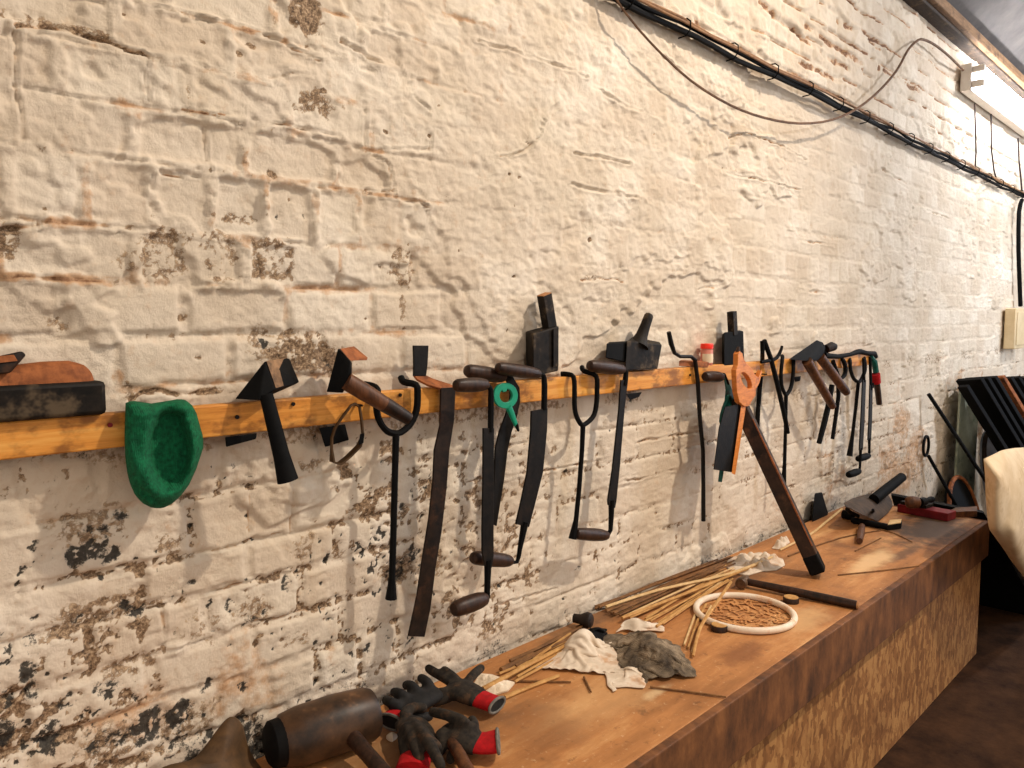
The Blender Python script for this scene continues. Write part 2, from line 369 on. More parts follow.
        for (ax, az), (bx, bz) in zip(list(zip(x_, z_)), list(zip(x_, z_))[1:]):
            l2 = (bx - ax) ** 2 + (bz - az) ** 2; t_ = np.clip(((xx - ax) * (bx - ax) + (zz - az) * (bz - az)) / l2, 0, 1)
            dd = np.hypot(xx - ax - t_ * (bx - ax), zz - az - t_ * (bz - az)); dm = np.minimum(dm, dd)
        wdt = wdt * (.35 + .75 * fbm(xx * 22, zz * 22, 470 + seed, 3)); k = (1 - ss(dm, wdt * .35, wdt * 1.1)) * ss(fbm(xx * 11, zz * 11, 490 + seed, 3), .34, .52); dep = dep * .6; var = .4 + .8 * ss(fbm(xx * 30, zz * 30, 480 + seed, 3), .35, .6)
        stain[j0:j1, i0:i1] = np.maximum(stain[j0:j1, i0:i1], np.clip(a_st * k * var, 0, 1)); flake[j0:j1, i0:i1] = np.maximum(flake[j0:j1, i0:i1], np.clip(a_fl * k * var, 0, 1))
        h[j0:j1, i0:i1] -= dep * k - .45 * dep * (ss(dm, wdt * .8, wdt * 1.3) - ss(dm, wdt * 1.4, wdt * 3))
    for i, (pl, wd, s1, f1, dp) in enumerate([
        ([(15, 22), (60, 30), (100, 42), (140, 52), (150, 62)], .007, .9, .75, .012), ([(150, 62), (185, 63), (215, 72), (250, 80), (272, 84)], .004, .8, .2, .010), ([(145, 2), (200, 16), (260, 30), (300, 50), (320, 60)], .004, .7, .1, .012),
        ([(178, 107), (215, 112), (245, 120)], .004, .9, .2, .009), ([(0, 232), (20, 225), (45, 220)], .006, .9, .7, .010), ([(150, 172), (180, 177), (202, 179)], .004, .7, .2, .01), ([(95, 222), (118, 231)], .003, .8, .2, .008),
        ([(268, 122), (340, 137)], .005, .7, .5, .01), ([(145, 62), (144, 85), (148, 98)], .005, .4, .2, .008), ([(310, 60), (314, 78), (285, 76), (270, 80)], .004, .6, .3, .01), ([(16, 30), (18, 80), (20, 140)], .006, .35, .2, .008),
        ([(205, 128), (210, 170)], .006, .35, .15, .008), ([(340, 40), (368, 55), (380, 62)], .006, .6, .2, .012), ([(395, 55), (412, 95), (430, 112)], .006, .4, .05, .01), ([(430, 118), (430, 150), (360, 150)], .005, .35, .05, .009), ([(362, 110), (364, 150), (388, 165), (395, 195), (428, 208)], .005, .5, .15, .010),
        ([(366, 190), (392, 190)], .006, .6, .5, .009), ([(476, 40), (530, 58), (585, 76)], .006, .25, .0, .013), ([(545, 116), (536, 138), (522, 152), (498, 158)], .005, .6, .1, .016), ([(560, 105), (545, 116)], .008, .1, 0, .014), ([(600, 90), (620, 105), (640, 112)], .006, .2, 0, .012),
        ([(572, 152), (590, 156), (630, 164)], .007, .1, 0, .012), ([(570, 185), (590, 190), (635, 197)], .006, .1, 0, .010), ([(652, 130), (654, 145)], .004, .8, .3, .006), ([(660, 55), (690, 80)], .008, .1, 0, .012),
        ([(730, 137), (745, 133), (780, 145), (808, 160)], .006, .95, .15, .012), ([(728, 172), (760, 180), (802, 190)], .006, .75, .25, .010), ([(808, 160), (806, 186)], .005, .3, .0, .008), ([(733, 140), (728, 172)], .006, .3, 0, .008),
        ([(800, 20), (830, 42), (862, 64)], .022, 1.2, .35, .012), ([(760, 2), (790, 26), (822, 52), (848, 68)], .022, 1.2, .35, .012), ([(800, 62), (832, 76), (850, 84)], .022, 1.2, .35, .012), ([(870, 40), (885, 52)], .022, 1.2, .35, .012), ([(880, 66), (920, 92)], .022, 1.2, .35, .010), ([(838, 20), (880, 46)], .022, 1.2, .35, .011), ([(690, 20), (760, 62)], .022, 1.2, .35, .010),
        ([(928, 210), (950, 218)], .008, .6, .4, .010), ([(882, 168), (905, 182)], .010, .6, .4, .010), ([(578, 280), (600, 277), (624, 283)], .005, .9, .3, .008), ([(700, 290), (725, 285)], .007, .8, .2, .006), ([(800, 240), (840, 246)], .008, .7, .2, .006), ([(800, 290), (826, 292)], .010, .7, .2, .006),
        ([(110, 578), (200, 556), (286, 533)], .004, .75, .35, .006), ([(60, 636), (120, 619), (172, 603)], .006, .5, .9, .006), ([(205, 596), (290, 574)], .004, .7, .4, .006), ([(470, 482), (530, 474), (602, 461)], .006, .7, .55, .008), ([(610, 486), (680, 470)], .006, .7, .5, .008), ([(496, 606), (560, 588)], .006, .6, .3, .007), ([(640, 442), (700, 432)], .008, .6, .5, .007), ([(420, 595), (470, 585)], .004, .6, .2, .006),
        ([(130, 400), (160, 390), (215, 392)], .008, .6, .9, .006), ([(40, 215), (15, 300)], .004, .3, .1, .006), ([(250, 470), (252, 530)], .004, .5, .3, .005), ([(293, 472), (294, 535)], .004, .5, .3, .005), ([(166, 606), (168, 640)], .005, .5, .4, .005), ([(258, 600), (256, 632)], .006, .5, .7, .005), ([(160, 645), (260, 622), (340, 606)], .004, .6, .4, .005)]):
        crack(pl, wd, s1, f1, dp, i)
    upc = up * ss(X, 2.9, 3.6) * (1 - ss(X, 5.0, 6.2)) * ss(-dv + .010 * (fbm(X * 18, Z * 18, 510, 3) - .5), -.010, -.003) * ss(fbm(X * 4.5, Z * 14, 511, 3), .47, .56)
    stain = np.maximum(stain, 1.15 * upc); h -= .008 * upc
    speck = ss(fbm(X * 34, Z * 34, 131, 5, 0.68), 0.52 - .03 * low, 0.67) * ss(fbm(X * 2.6, Z * 3.4, 132, 3) + .06 * low, 0.42, 0.64)
    flake = np.maximum(flake, speck * (0.85 * low * (1 - ss(X, 1.0, 2.4)) + 0.25))
    sp2 = ss(fbm(X * 48, Z * 48, 135, 4, 0.6), 0.64, 0.72) * ss(fbm(X * 5, Z * 6, 136, 3), 0.44, 0.62) * low * (1 - ss(X, 1.0, 1.9))
    mould = np.maximum(mould, 0.9 * sp2)
    jd = (1 - ss(d, .002, .016)) * ss(fbm(X * 7, Z * 9, 145, 3), .42, .62) * ss(fbm(X * 70, Z * 70, 146, 4, .65), .42, .6)
    flake = np.maximum(flake, jd * (.75 * low + .35 * left + .12))
    foot = ss(-(Z - 0.66), -0.045 - 0.12 * (1 - ss(X, 0.7, 1.4)), 0.0) * ss(fbm(X * 14, Z * 14, 141, 5, .65), 0.36, 0.66)
    mould = np.maximum(mould, (0.5 + 0.3 * (1 - ss(X, .8, 1.4))) * foot)
    behind = ss(Z, 1.29, 1.33) * (1 - ss(Z, 1.38, 1.40)) * ss(fbm(X * 8, Z * 14, 151, 4), 0.46, 0.62)
    flake = np.maximum(flake, 0.5 * behind)
    h -= h.mean()
    h -= 0.005 * flake * (0.5 + n3) + 0.005 * mould
    tone = np.clip(0.5 + 0.9 * (r2 - 0.5) * brick + 0.8 * (n1 - 0.5), 0, 1)
    # ridge in the plaster running down the wall
    Y = WALL - h + 0.004
    me = bpy.data.meshes.new('wall_back')
    co = np.stack([X, Y, Z], -1).reshape(-1, 3).astype(np.float32)
    me.vertices.add(nx * nz); me.vertices.foreach_set('co', co.ravel())
    i = np.arange(nx - 1)[None, :] + nx * np.arange(nz - 1)[:, None]
    q = np.stack([i, i + 1, i + 1 + nx, i + nx], -1).reshape(-1, 4).astype(np.int32)
    nf = len(q); me.loops.add(nf * 4); me.loops.foreach_set('vertex_index', q.ravel())
    me.polygons.add(nf); me.polygons.foreach_set('loop_start', np.arange(0, nf * 4, 4, dtype=np.int32)); me.polygons.foreach_set('loop_total', np.full(nf, 4, dtype=np.int32))
    me.polygons.foreach_set('use_smooth', np.ones(nf, dtype=bool))
    me.update(calc_edges=True)
    at = me.attributes.new('wear', 'FLOAT_COLOR', 'POINT')
    at.data.foreach_set('color', np.stack([stain, flake, mould, tone], -1).reshape(-1).astype(np.float32))
    n = NT('old_white_painted_brick')
    a = n.node('ShaderNodeAttribute', attribute_name='wear'); sp = n.node('ShaderNodeSeparateColor'); n.link(a.outputs['Color'], sp.inputs[0])
    fine = n.noise(150, 5, 0.7); mid = n.noise(38, 5, 0.65); cloud = n.noise(3.2, 4, 0.55)
    paint = n.ramp(cloud, [(0.3, srgb((212, 197, 174))), (0.7, srgb((232, 220, 202)))])
    paint = n.mix(n.math('MULTIPLY', n.math('SUBTRACT', 1.0, a.outputs['Alpha']), 0.5), paint, srgb((190, 166, 138)))
    paint = n.mix(n.math('MULTIPLY', n.step(mid, 0.55, 0.75), 0.35), paint, srgb((196, 160, 122)))
    sm = n.math('ADD', sp.outputs[0], n.math('MULTIPLY', n.math('SUBTRACT', mid, 0.5), 1.0))
    paint = n.mix(n.math('MULTIPLY', n.step(sm, 0.28, 0.75), 0.8), paint, srgb((186, 140, 96)))
    paint = n.mix(n.math('MULTIPLY', n.step(sm, 0.72, 0.98), 0.85), paint, srgb((112, 72, 44)))
    fm = n.math('ADD', sp.outputs[1], n.math('MULTIPLY', n.math('SUBTRACT', n.noise(75, 6, 0.75), 0.5), 1.7))
    stone = n.ramp(fine, [(0.35, srgb((70, 56, 44))), (0.5, srgb((134, 108, 82))), (0.65, srgb((190, 164, 132)))])
    paint = n.mix(n.step(fm, 0.42, 0.62), paint, stone)
    mm = n.math('ADD', sp.outputs[2], n.math('MULTIPLY', n.math('SUBTRACT', n.noise(60, 8, 0.8), 0.5), 2.4))
    paint = n.mix(n.math('MULTIPLY', n.step(mm, 0.46, 0.74), 0.95), paint, n.ramp(fine, [(0.4, srgb((20, 20, 19))), (0.65, srgb((62, 58, 50)))]))
    n.bump(n.math('ADD', fine, mid), 0.55, 0.004)
    me.materials.append(n.out(paint, 0.75))
    o = bpy.data.objects.new('wall_back', me); COL.objects.link(o); o['kind'] = 'structure'
build_wall()

# floor, far wall, ceiling
fl = NT('dark_earth_floor'); fl.bump(fl.noise(40, 5, 0.7), 0.4, 0.004)
M['floor'] = fl.out(fl.ramp(fl.noise(7, 6, 0.7), [(0.35, srgb((44, 28, 17))), (0.65, srgb((72, 48, 30)))]), 0.9, 0, 0.08)
M['ceiling'] = two('grey_boarded_ceiling', (84, 80, 78), (104, 98, 94), 6, 0.9, 0, 0.1)
M['endwall'] = two('far_painted_wall', (196, 186, 176), (214, 204, 192), 5, 0.9, 0, 0.4)
M['joist_dark'] = two('blackened_beam', (34, 27, 22), (70, 54, 40), 20, 0.8, 0, 0.5, (0.6, 5, 5), c=(96, 76, 54))
M['joist_tan'] = two('dusty_tan_board', (112, 84, 58), (150, 116, 82), 16, 0.8, 0, 0.4, (0.5, 5, 5), c=(84, 62, 44))
struct('floor', box((-3.5, -4.5, -0.05), (8.7, 1.6, 0)), M['floor'])
struct('wall_right', box((8.55, -4.5, 0), (8.7, 1.6, 6.0)), M['endwall'])
cz = P(947, 0, .10).z - .03; sl = math.tan(math.radians(38))
bm = newbm()
vs = [bm.verts.new((x, y, cz + (1.6 - y) * sl + dz)) for dz in (0, 0.06) for x, y in ((-3.5, 1.6), (8.7, 1.6), (8.7, -3.2), (-3.5, -3.2))]
for q in ((0, 1, 2, 3), (7, 6, 5, 4), (0, 4, 5, 1), (1, 5, 6, 2), (2, 6, 7, 3), (3, 7, 4, 0)): bm.faces.new([vs[i] for i in q])
struct('ceiling', bm, M['ceiling'])
za, zb, zc_ = P(909, 0, .02).z, P(929, 0, .08).z, P(947, 0, .10).z
struct('trim_1', box((-1.2, WALL - 0.07, za), (8.5, WALL + 0.01, zb)), M['joist_dark'], 0.006)
struct('trim_2', box((-1.2, WALL - 0.10, zb + .002), (8.5, WALL + 0.01, zc_)), M['joist_tan'], 0.006)
# ================================================================== LIGHT
def lamp(name, typ, loc, energy, color, size=None, target=None, **k):
    l = bpy.data.lights.new(name, typ); l.energy = energy; l.color = color
    for a, v in k.items(): setattr(l, a, v)
    o = bpy.data.objects.new(name, l); COL.objects.link(o); o.location = loc
    if target is not None: o.rotation_euler = (Vector(target) - Vector(loc)).to_track_quat('-Z', 'Y').to_euler()
    return o
lamp('roof_lamp', 'SPOT', (3.75, -1.1, 5.15), 880, (1.0, 0.87, 0.73), target=(0.3, 1.5, 0.9), spot_size=math.radians(100), spot_blend=1.0, shadow_soft_size=0.07)
lamp('far_wall_fill', 'AREA', (6.6, -0.6, 3.9), 85, (0.90, 0.93, 1.0), target=(6.2, 1.5, 1.6), shape='RECTANGLE', size=1.5, size_y=0.12)  # unseen area light added to brighten the right-hand wall
lamp('cool_side_fill', 'AREA', (8.3, -1.7, 2.0), 75, (0.66, 0.80, 1.0), target=(5.4, 1.5, 1.1), shape='RECTANGLE', size=0.9, size_y=1.9)  # added cool light tinting the lower right wall bluish; no doorway is built
w = bpy.data.worlds.new('world'); sc.world = w; w.use_nodes = True
w.node_tree.nodes['Background'].inputs[0].default_value = (1.0, 0.885, 0.78, 1); w.node_tree.nodes['Background'].inputs[1].default_value = 0.98
vs_ = sc.view_settings
vs_.view_transform = 'Standard'; vs_.look = 'None'; vs_.gamma = 1; vs_.use_curve_mapping = False; vs_.exposure = 0.0
sc.cycles.max_bounces = 6; sc.cycles.use_denoising = True
# ================================================================== WORKBENCH
BF, BE = 0.92, 4.13
n = NT('worn_plywood_top')
g = n.noise(5, 6, 0.65, (0.5, 2.2, 1)); big = n.noise(2.6, 5, 0.6); sm = n.noise(60, 5, 0.7)
col = n.ramp(g, [(0.3, srgb((136, 88, 48))), (0.55, srgb((182, 124, 72))), (0.72, srgb((210, 160, 104)))])
col = n.mix(n.math('MULTIPLY', n.step(big, 0.55, 0.70), 0.75), col, srgb((112, 70, 40)))
col = n.mix(n.math('MULTIPLY', n.step(n.noise(9, 5, 0.7), 0.60, 0.74), 0.6), col, srgb((84, 56, 36)))
col = n.mix(n.math('MULTIPLY', n.step(sm, 0.58, 0.72), 0.5), col, srgb((222, 190, 146)))
col = n.mix(n.math('MULTIPLY', n.step(n.noise(34, 6, 0.75), 0.56, 0.70), 0.55), col, srgb((96, 62, 38)))
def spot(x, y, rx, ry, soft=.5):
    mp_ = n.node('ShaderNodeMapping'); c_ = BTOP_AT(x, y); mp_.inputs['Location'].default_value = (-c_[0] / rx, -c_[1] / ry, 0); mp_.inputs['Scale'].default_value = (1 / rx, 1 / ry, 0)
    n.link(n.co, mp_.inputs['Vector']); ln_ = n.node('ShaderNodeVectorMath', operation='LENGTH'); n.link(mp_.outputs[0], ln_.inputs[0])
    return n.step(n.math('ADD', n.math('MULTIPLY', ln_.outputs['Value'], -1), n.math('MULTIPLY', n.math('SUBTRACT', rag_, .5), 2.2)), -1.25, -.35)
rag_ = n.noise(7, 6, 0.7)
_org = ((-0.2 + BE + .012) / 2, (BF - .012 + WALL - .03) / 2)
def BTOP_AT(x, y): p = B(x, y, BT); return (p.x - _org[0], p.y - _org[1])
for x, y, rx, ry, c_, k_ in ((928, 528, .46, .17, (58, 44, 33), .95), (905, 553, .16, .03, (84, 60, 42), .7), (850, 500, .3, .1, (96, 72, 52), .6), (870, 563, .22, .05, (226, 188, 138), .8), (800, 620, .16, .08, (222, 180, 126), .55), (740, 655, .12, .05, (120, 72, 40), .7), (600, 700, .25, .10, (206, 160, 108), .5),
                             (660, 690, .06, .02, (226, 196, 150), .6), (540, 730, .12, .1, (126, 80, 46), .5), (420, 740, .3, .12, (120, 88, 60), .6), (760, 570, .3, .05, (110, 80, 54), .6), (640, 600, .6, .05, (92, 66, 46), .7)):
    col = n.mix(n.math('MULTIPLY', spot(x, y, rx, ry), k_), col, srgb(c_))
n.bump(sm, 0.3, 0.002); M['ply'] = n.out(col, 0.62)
n = NT('dirty_board_edge'); g = n.noise(9, 6, 0.7, (1.7, 1, 0.8))
col = n.ramp(g, [(0.3, srgb((60, 38, 23))), (0.5, srgb((108, 68, 38))), (0.7, srgb((142, 92, 52)))])
n.bump(g, 0.4, 0.003); M['fascia'] = n.out(col, 0.7)
n = NT('oriented_strand_board')
mp = n.node('ShaderNodeMapping'); mp.inputs['Scale'].default_value = (1, 1, 0.42); mp.inputs['Rotation'].default_value = (0, 0.95, 0); nv = n.node('ShaderNodeTexNoise'); nv.inputs['Scale'].default_value = 22; nv.inputs['Detail'].default_value = 3; n.link(n.co, nv.inputs['Vector'])
sc_ = n.node('ShaderNodeVectorMath', operation='SCALE'); n.link(nv.outputs['Color'], sc_.inputs[0]); sc_.inputs['Scale'].default_value = .05
ad_ = n.node('ShaderNodeVectorMath', operation='ADD'); n.link(n.co, ad_.inputs[0]); n.link(sc_.outputs[0], ad_.inputs[1])
n.link(ad_.outputs[0], mp.inputs['Vector'])
v = n.node('ShaderNodeTexVoronoi'); v.inputs['Scale'].default_value = 62; n.link(mp.outputs[0], v.inputs['Vector'])
v2 = n.node('ShaderNodeTexVoronoi'); v2.inputs['Scale'].default_value = 44
mp2 = n.node('ShaderNodeMapping'); mp2.inputs['Scale'].default_value = (1, 1, 0.35); mp2.inputs['Rotation'].default_value = (0, -0.7, 0); n.link(ad_.outputs[0], mp2.inputs['Vector']); n.link(mp2.outputs[0], v2.inputs['Vector'])
s1 = n.node('ShaderNodeSeparateColor'); n.link(v.outputs['Color'], s1.inputs[0]); s2 = n.node('ShaderNodeSeparateColor'); n.link(v2.outputs['Color'], s2.inputs[0])
fac = n.math('ADD', n.math('MULTIPLY', s1.outputs[0], 0.55), n.math('MULTIPLY', s2.outputs[1], 0.45))
col = n.ramp(fac, [(0.2, srgb((124, 82, 46))), (0.5, srgb((150, 102, 58))), (0.75, srgb((178, 130, 78)))])
col = n.mix(n.math('MULTIPLY', n.step(n.noise(3, 5, 0.6), 0.5, 0.7), 0.4), col, srgb((96, 58, 32)))
n.bump(fac, 0.3, 0.003); M['osb'] = n.out(col, 0.6)
t = Thing('workbench', 'long low workbench boxed in with strand board along the wall', 'workbench')
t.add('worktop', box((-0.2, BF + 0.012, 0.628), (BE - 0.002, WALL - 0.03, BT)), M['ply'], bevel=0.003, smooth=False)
t.add('fascia', join(box((-0.2, BF - 0.012, 0.482), (BE + 0.012, BF + 0.011, BT + 0.001)), box((BE - 0.001, BF + 0.0112, 0.482), (BE + 0.012, WALL - 0.03, BT + 0.001))), M['fascia'], bevel=0.003, smooth=False, label='dirty brown edge board')
t.add('front_panel', box((-0.2, BF + 0.013, 0.0), (BE - 0.006, BF + 0.03, 0.626)), M['osb'], smooth=False, label='orange strand board front')
t.add('end_panel', box((BE - 0.022, BF + 0.031, 0.0), (BE - 0.006, WALL - 0.03, 0.626)), M['osb'], smooth=False)
t.done()
# ================================================================== TOOLS ON THE WALL
FWD = Vector(-R[:, 2]); EYEV = Vector((0, 0, EYE))
def mp(p, px): return (p - EYEV).dot(FWD) / F * px            # pixels to metres at a point
def wtube(pts, rpx, off=None, **k):                            # tube through traced points; rpx = half width in pixels
    ps = [P(q[0], q[1], q[2] if len(q) > 2 else off) for q in pts]
    rr = [mp(p, r) for p, r in zip(ps, rpx if isinstance(rpx, (list, tuple)) else [rpx] * len(ps))]
    return tube(ps, rr, **k)
HPROF = [(0, .35), (.02, .72), (.08, .92), (.25, 1.0), (.55, 1.06), (.8, .98), (.95, .8), (1, .62)]
def grip(a, b, r): return lathe(a, b, [(0, r * .02)] + [(t, r * q) for t, q in HPROF] + [(1, r * .02)], n=16)

# --- timber rail on its iron brackets
t = Thing('wall_rail', 'long yellow timber rail fixed along the painted brick wall', 'rail')
n = NT('yellow_pine'); g = n.noise(8, 6, 0.7, (0.35, 4, 6)); k = n.noise(13, 4, 0.6, (1, 1, 1.6))
c = n.ramp(g, [(0.3, srgb((176, 104, 36))), (0.5, srgb((216, 144, 60))), (0.72, srgb((234, 176, 92)))])
c = n.mix(n.math('MULTIPLY', n.step(k, 0.47, 0.66), 0.75), c, srgb((112, 64, 26)))
n.bump(g, 0.25, 0.002); M['pine'] = n.out(c, 0.5)
t.add('timber', box((-0.35, 1.502, 1.366), (4.28, 1.533, 1.430)), M['pine'], bevel=0.003, smooth=False)
for q in ([(225, 437), (257, 433), (256, 439), (226, 447)], [(319, 428), (345, 424), (349, 440), (325, 447)], [(626, 394), (642, 392), (639, 397), (630, 400)], [(794, 377), (801, 376), (800, 381), (795, 382)]):
    t.add('bracket', hull([P(x, y, o) for x, y in q for o in (0.014, 0.048)]), M['iron_black'], bevel=0.002, smooth=False, label='black iron bracket under the timber')
for x, y, L in ((354.5, 404.5, .032), (505, 389.5, .052), (742, 373, .106), (713, 373, .05)):
    p = P(x, y, .045); t.add('peg', lathe(p, p - Vector((0, L, 0)), [(0, .0028), (.9, .0028), (1, .0022)], n=8), M['iron'])
for i, (x, y) in enumerate([(110, 425), (237, 417), (293, 404), (400, 395), (690, 375)]):
    p = P(x, y, 0.050); t.add('nail', lathe(p + Vector((0, .012, 0)), p - Vector((0, .003, 0)), [(0, .003), (.75, .003), (.8, .0046), (1, .0042)], n=10), M['redbox'] if i == 0 else M['iron'], label='red screw head' if i == 0 else None)
t.done()

# --- block with rounded brown top at the left end
t = Thing('wooden_block', 'long dark block with rounded brown top lying on left end of the timber rail', 'block')
pts = [P(108, 385, .065), P(107, 404, .065), P(103, 409.5, .065), P(106, 381, .065)]
x1 = P(107, 400, .065).x; zt = P(104, 381, .065).z
t.add('body', box((0.10, WALL - .066, 1.431), (x1, WALL - .006, zt)), M['mallet'], bevel=.008)
bm = newbm(); prof = []
sec = [(0.10, .034), (x1 - .21, .036), (x1 - .15, .040), (x1 - .09, .045), (x1 - .05, .045), (x1 - .025, .036), (x1 - .014, .022), (x1 - .010, .004)]
addtube(bm, [Vector((x, WALL - .031, zt - .012)) for x, r in sec], [r + .004 for x, r in sec], n=20, flat=.5, ref=Vector((0, 1, 0)), smooth=3)
t.add('top_pad', bm, M['rust'], label='rounded brown worn top')
t.done()
t = Thing('iron_wedge', 'rusty iron wedge lying tilted on the brown topped block', 'wedge')
t.add('iron_wedge', hull([P(-22, 360, .055), P(0, 356, .06), P(15, 354, .06), P(22, 351, .055), P(26.5, 355, .05), P(19, 362, .062), P(10, 373.5, .062), P(-25, 377, .062), P(-25, 372, .02), P(22, 352, .02), P(12, 366, .02)]), M['iron_rust'], bevel=.003)
t.add('face', hull([P(-20, 357.2, .06), P(14, 354.6, .062), P(18, 361, .064), P(-20, 365, .064), P(-20, 360, .05), P(14, 358, .05)]), M['rust'], bevel=.001, label='orange rusted face')
t.done()

# --- green knitted hat
t = Thing('knitted_hat', 'green knitted woollen hat hanging over the timber rail', 'hat')
outl = [(125.5, 403), (132, 400.5), (142, 402), (150, 403.5), (160, 402), (170, 400.5), (178, 399), (185, 399.5), (192, 405), (196.5, 413), (199, 422), (203, 436), (203.5, 447), (200, 458), (196, 470), (189, 485), (180, 497), (171, 504.5), (162, 508.5), (152, 508), (142, 503), (135, 495), (130, 484), (127, 472), (125, 455), (124.5, 435), (125, 418)]
def resample(pl, n):
    pl = [Vector((x, y)) for x, y in pl] + [Vector(pl[0])]; d = [0]
    for a, b in zip(pl, pl[1:]): d.append(d[-1] + (b - a).length)
    out = []; k = 0
    for i in range(n):
        s = d[-1] * i / n
        while d[k + 1] < s: k += 1
        out.append(pl[k].lerp(pl[k + 1], (s - d[k]) / (d[k + 1] - d[k])))
    return out
def pillow(outl, c, prof, back, n=72, m=22, extra=None):      # domed soft shape inside a traced outline; prof(u, x, y) gives distance off the wall
    ring = resample(outl, n); bm = newbm(); rows = []
    for j in range(m + 1):
        u = 1 - j / m
        rows.append([bm.verts.new(P(*((1 - u) * Vector(c) + u * q), prof(u, *((1 - u) * Vector(c) + u * q)))) for q in (ring if j < m else ring[:1])])
    for a, b in zip(rows[:-2], rows[1:-1]):
        for i in range(n): bm.faces.new((a[i], a[(i + 1) % n], b[(i + 1) % n], b[i]))
    for i in range(n): bm.faces.new((rows[-2][i], rows[-2][(i + 1) % n], rows[-1][0]))
    bk = [bm.verts.new(P(q.x, q.y, back(q.x, q.y))) for q in ring]
    for i in range(n): bm.faces.new((rows[0][(i + 1) % n], rows[0][i], bk[i], bk[(i + 1) % n]))
    bm.faces.new(bk); return bm
def g2(x, y, cx, cy, sx, sy, rot=0):
    a = math.radians(rot); dx, dy = x - cx, y - cy; u = dx * math.cos(a) + dy * math.sin(a); v = -dx * math.sin(a) + dy * math.cos(a)
    return math.exp(-(u / sx) ** 2 - (v / sy) ** 2)
def nz(x, y, s, seed=0): return float(fbm(np.array([x * s]), np.array([y * s]), seed, 3)[0]) - 0.5
def hatp(u, x, y):
    o = .056 + .050 * math.sqrt(max(0, 1 - u ** 2.6))
    inner = ((x - 169) / 23) ** 2 + ((y - 449) / 44) ** 2                 # the hollow inside the opening
    o -= .062 * (1 - ss(np.array(inner), .25, 1.2)) * (1 - u ** 8)
    o += .014 * g2(x, y, 178, 458, 4, 30, 12) - .014 * g2(x, y, 176, 416, 22, 4, -4) + .010 * g2(x, y, 140, 470, 7, 40, -25) - .012 * g2(x, y, 150, 497, 20, 3, 35) + .007 * g2(x, y, 165, 413, 30, 4, -5)
    o += .009 * nz(x, y, .09, 3) + .006 * nz(x, y, .4, 4)
    return max(float(o), .053)
n = NT('green_wool'); f = n.noise(120, 4, .7); wv = n.node('ShaderNodeTexWave'); wv.inputs['Scale'].default_value = 90; wv.inputs['Distortion'].default_value = 4; n.link(n.co, wv.inputs['Vector'])
n.bump(n.math('ADD', f, n.math('MULTIPLY', wv.outputs['Fac'], .25)), .8, .003); M['wool'] = n.out(n.ramp(f, [(.3, srgb((4, 62, 38))), (.7, srgb((16, 112, 70)))]), .95)
t.add('knitted_hat', pillow(outl, (170, 446), hatp, lambda x, y: (.02 if y < 408 else .052)), M['wool'], angle=180)
t.done()

# --- hammers at the left
t = Thing('hammer', 'black wedge-headed hammer hooked over the rail, dark handle hanging straight down', 'hammer', 'hammers hung on the rail')
t.add('head', hull([P(265, 361, .085), P(235, 399, .058), P(259, 400.5, .10), P(275, 389.5, .10), P(287, 357.5, .03), P(290, 359, .02), P(296, 384, .04), P(299.5, 382, .05), P(240, 396, .03)]), M['iron_black'], bevel=.0025, smooth=False)
t.add('face', hull([P(266.5, 361, .0855), P(286.6, 357.8, .031), P(297, 382, .05), P(276, 388, .099), P(268, 363, .07), P(286, 360, .02), P(294, 380, .04), P(276, 386, .08)]), M['lit_tan'], smooth=False, label='striking face coloured tan as the lit side')  # lit side of the black head put in as tan colour
a, b = P(266, 394, .095), P(288, 481, .115)
t.add('handle', tube([a, a.lerp(b, .3), a.lerp(b, .7), a.lerp(b, .93), b], [mp(a, 7), mp(a, 7.6), mp(a, 8.6), mp(a, 10.5), mp(a, 11.2)], n=14, flat=.8), M['iron_black'], bevel=.001)
t.done()
t = Thing('hammer', 'hammer with flat square head on the rail, brown handle slanting down to the right', 'hammer', 'hammers hung on the rail')
t.add('head', hull([P(338, 348.5, .085), P(350, 361, .105), P(348.5, 370, .105), P(352, 377, .105), P(343, 393, .10), P(326.5, 392, .07), P(331, 391, .03), P(341, 348, .04), P(352, 363, .05)]), M['iron_black'], bevel=.002, smooth=False)
t.add('cheek', hull([P(340, 348.6, .09), P(354, 346, .04), P(368, 357.5, .055), P(367, 360.5, .058), P(351, 361, .10), P(348, 358, .10)]), M['rust'], bevel=.0015, smooth=False, label='orange square striking plate')  # orange plate set on the black head
a, b = P(346, 381, .10), P(409, 419, .135)
t.add('handle', tube([a, a.lerp(b, .3), a.lerp(b, .62)], [mp(a, 9), mp(a, 9), mp(a, 8)], n=14), M['handle_brown'])
t.add('grip_end', tube([a.lerp(b, .60), a.lerp(b, .8), b], [mp(a, 8.3), mp(a, 7.6), mp(a, 6.6)], n=14), M['handle'], label='dark worn end of the handle')
t.done()

# --- strap loop
t = Thing('strap_loop', 'thin dark buckled strap loop hanging below the rail', 'strap')
lp = [(355, 403.5), (359.5, 407), (361.5, 420), (362.8, 435), (359, 446), (348, 457), (339, 464), (332.3, 461.5), (331.6, 449), (331.8, 438), (335, 428), (342.5, 416.5), (351, 405.5)]
t.add('belt', tube([P(x, y, .066) for x, y in lp], [.0095] * len(lp), n=4, square=True, closed=True, smooth=0, ref=Vector((0, 1, 0)), flat=1.0), M['leather'], bevel=.0)
for v in t.parts[0]['bm'].verts: pass
t.add('buckle', hullp([(360, 434, .05), (364.5, 433, .05), (363.5, 443, .05), (358.5, 445, .05), (360, 434, .08), (364.5, 433, .08), (363.5, 443, .08), (358.5, 445, .08)]), M['iron_black'], bevel=.001, smooth=False)
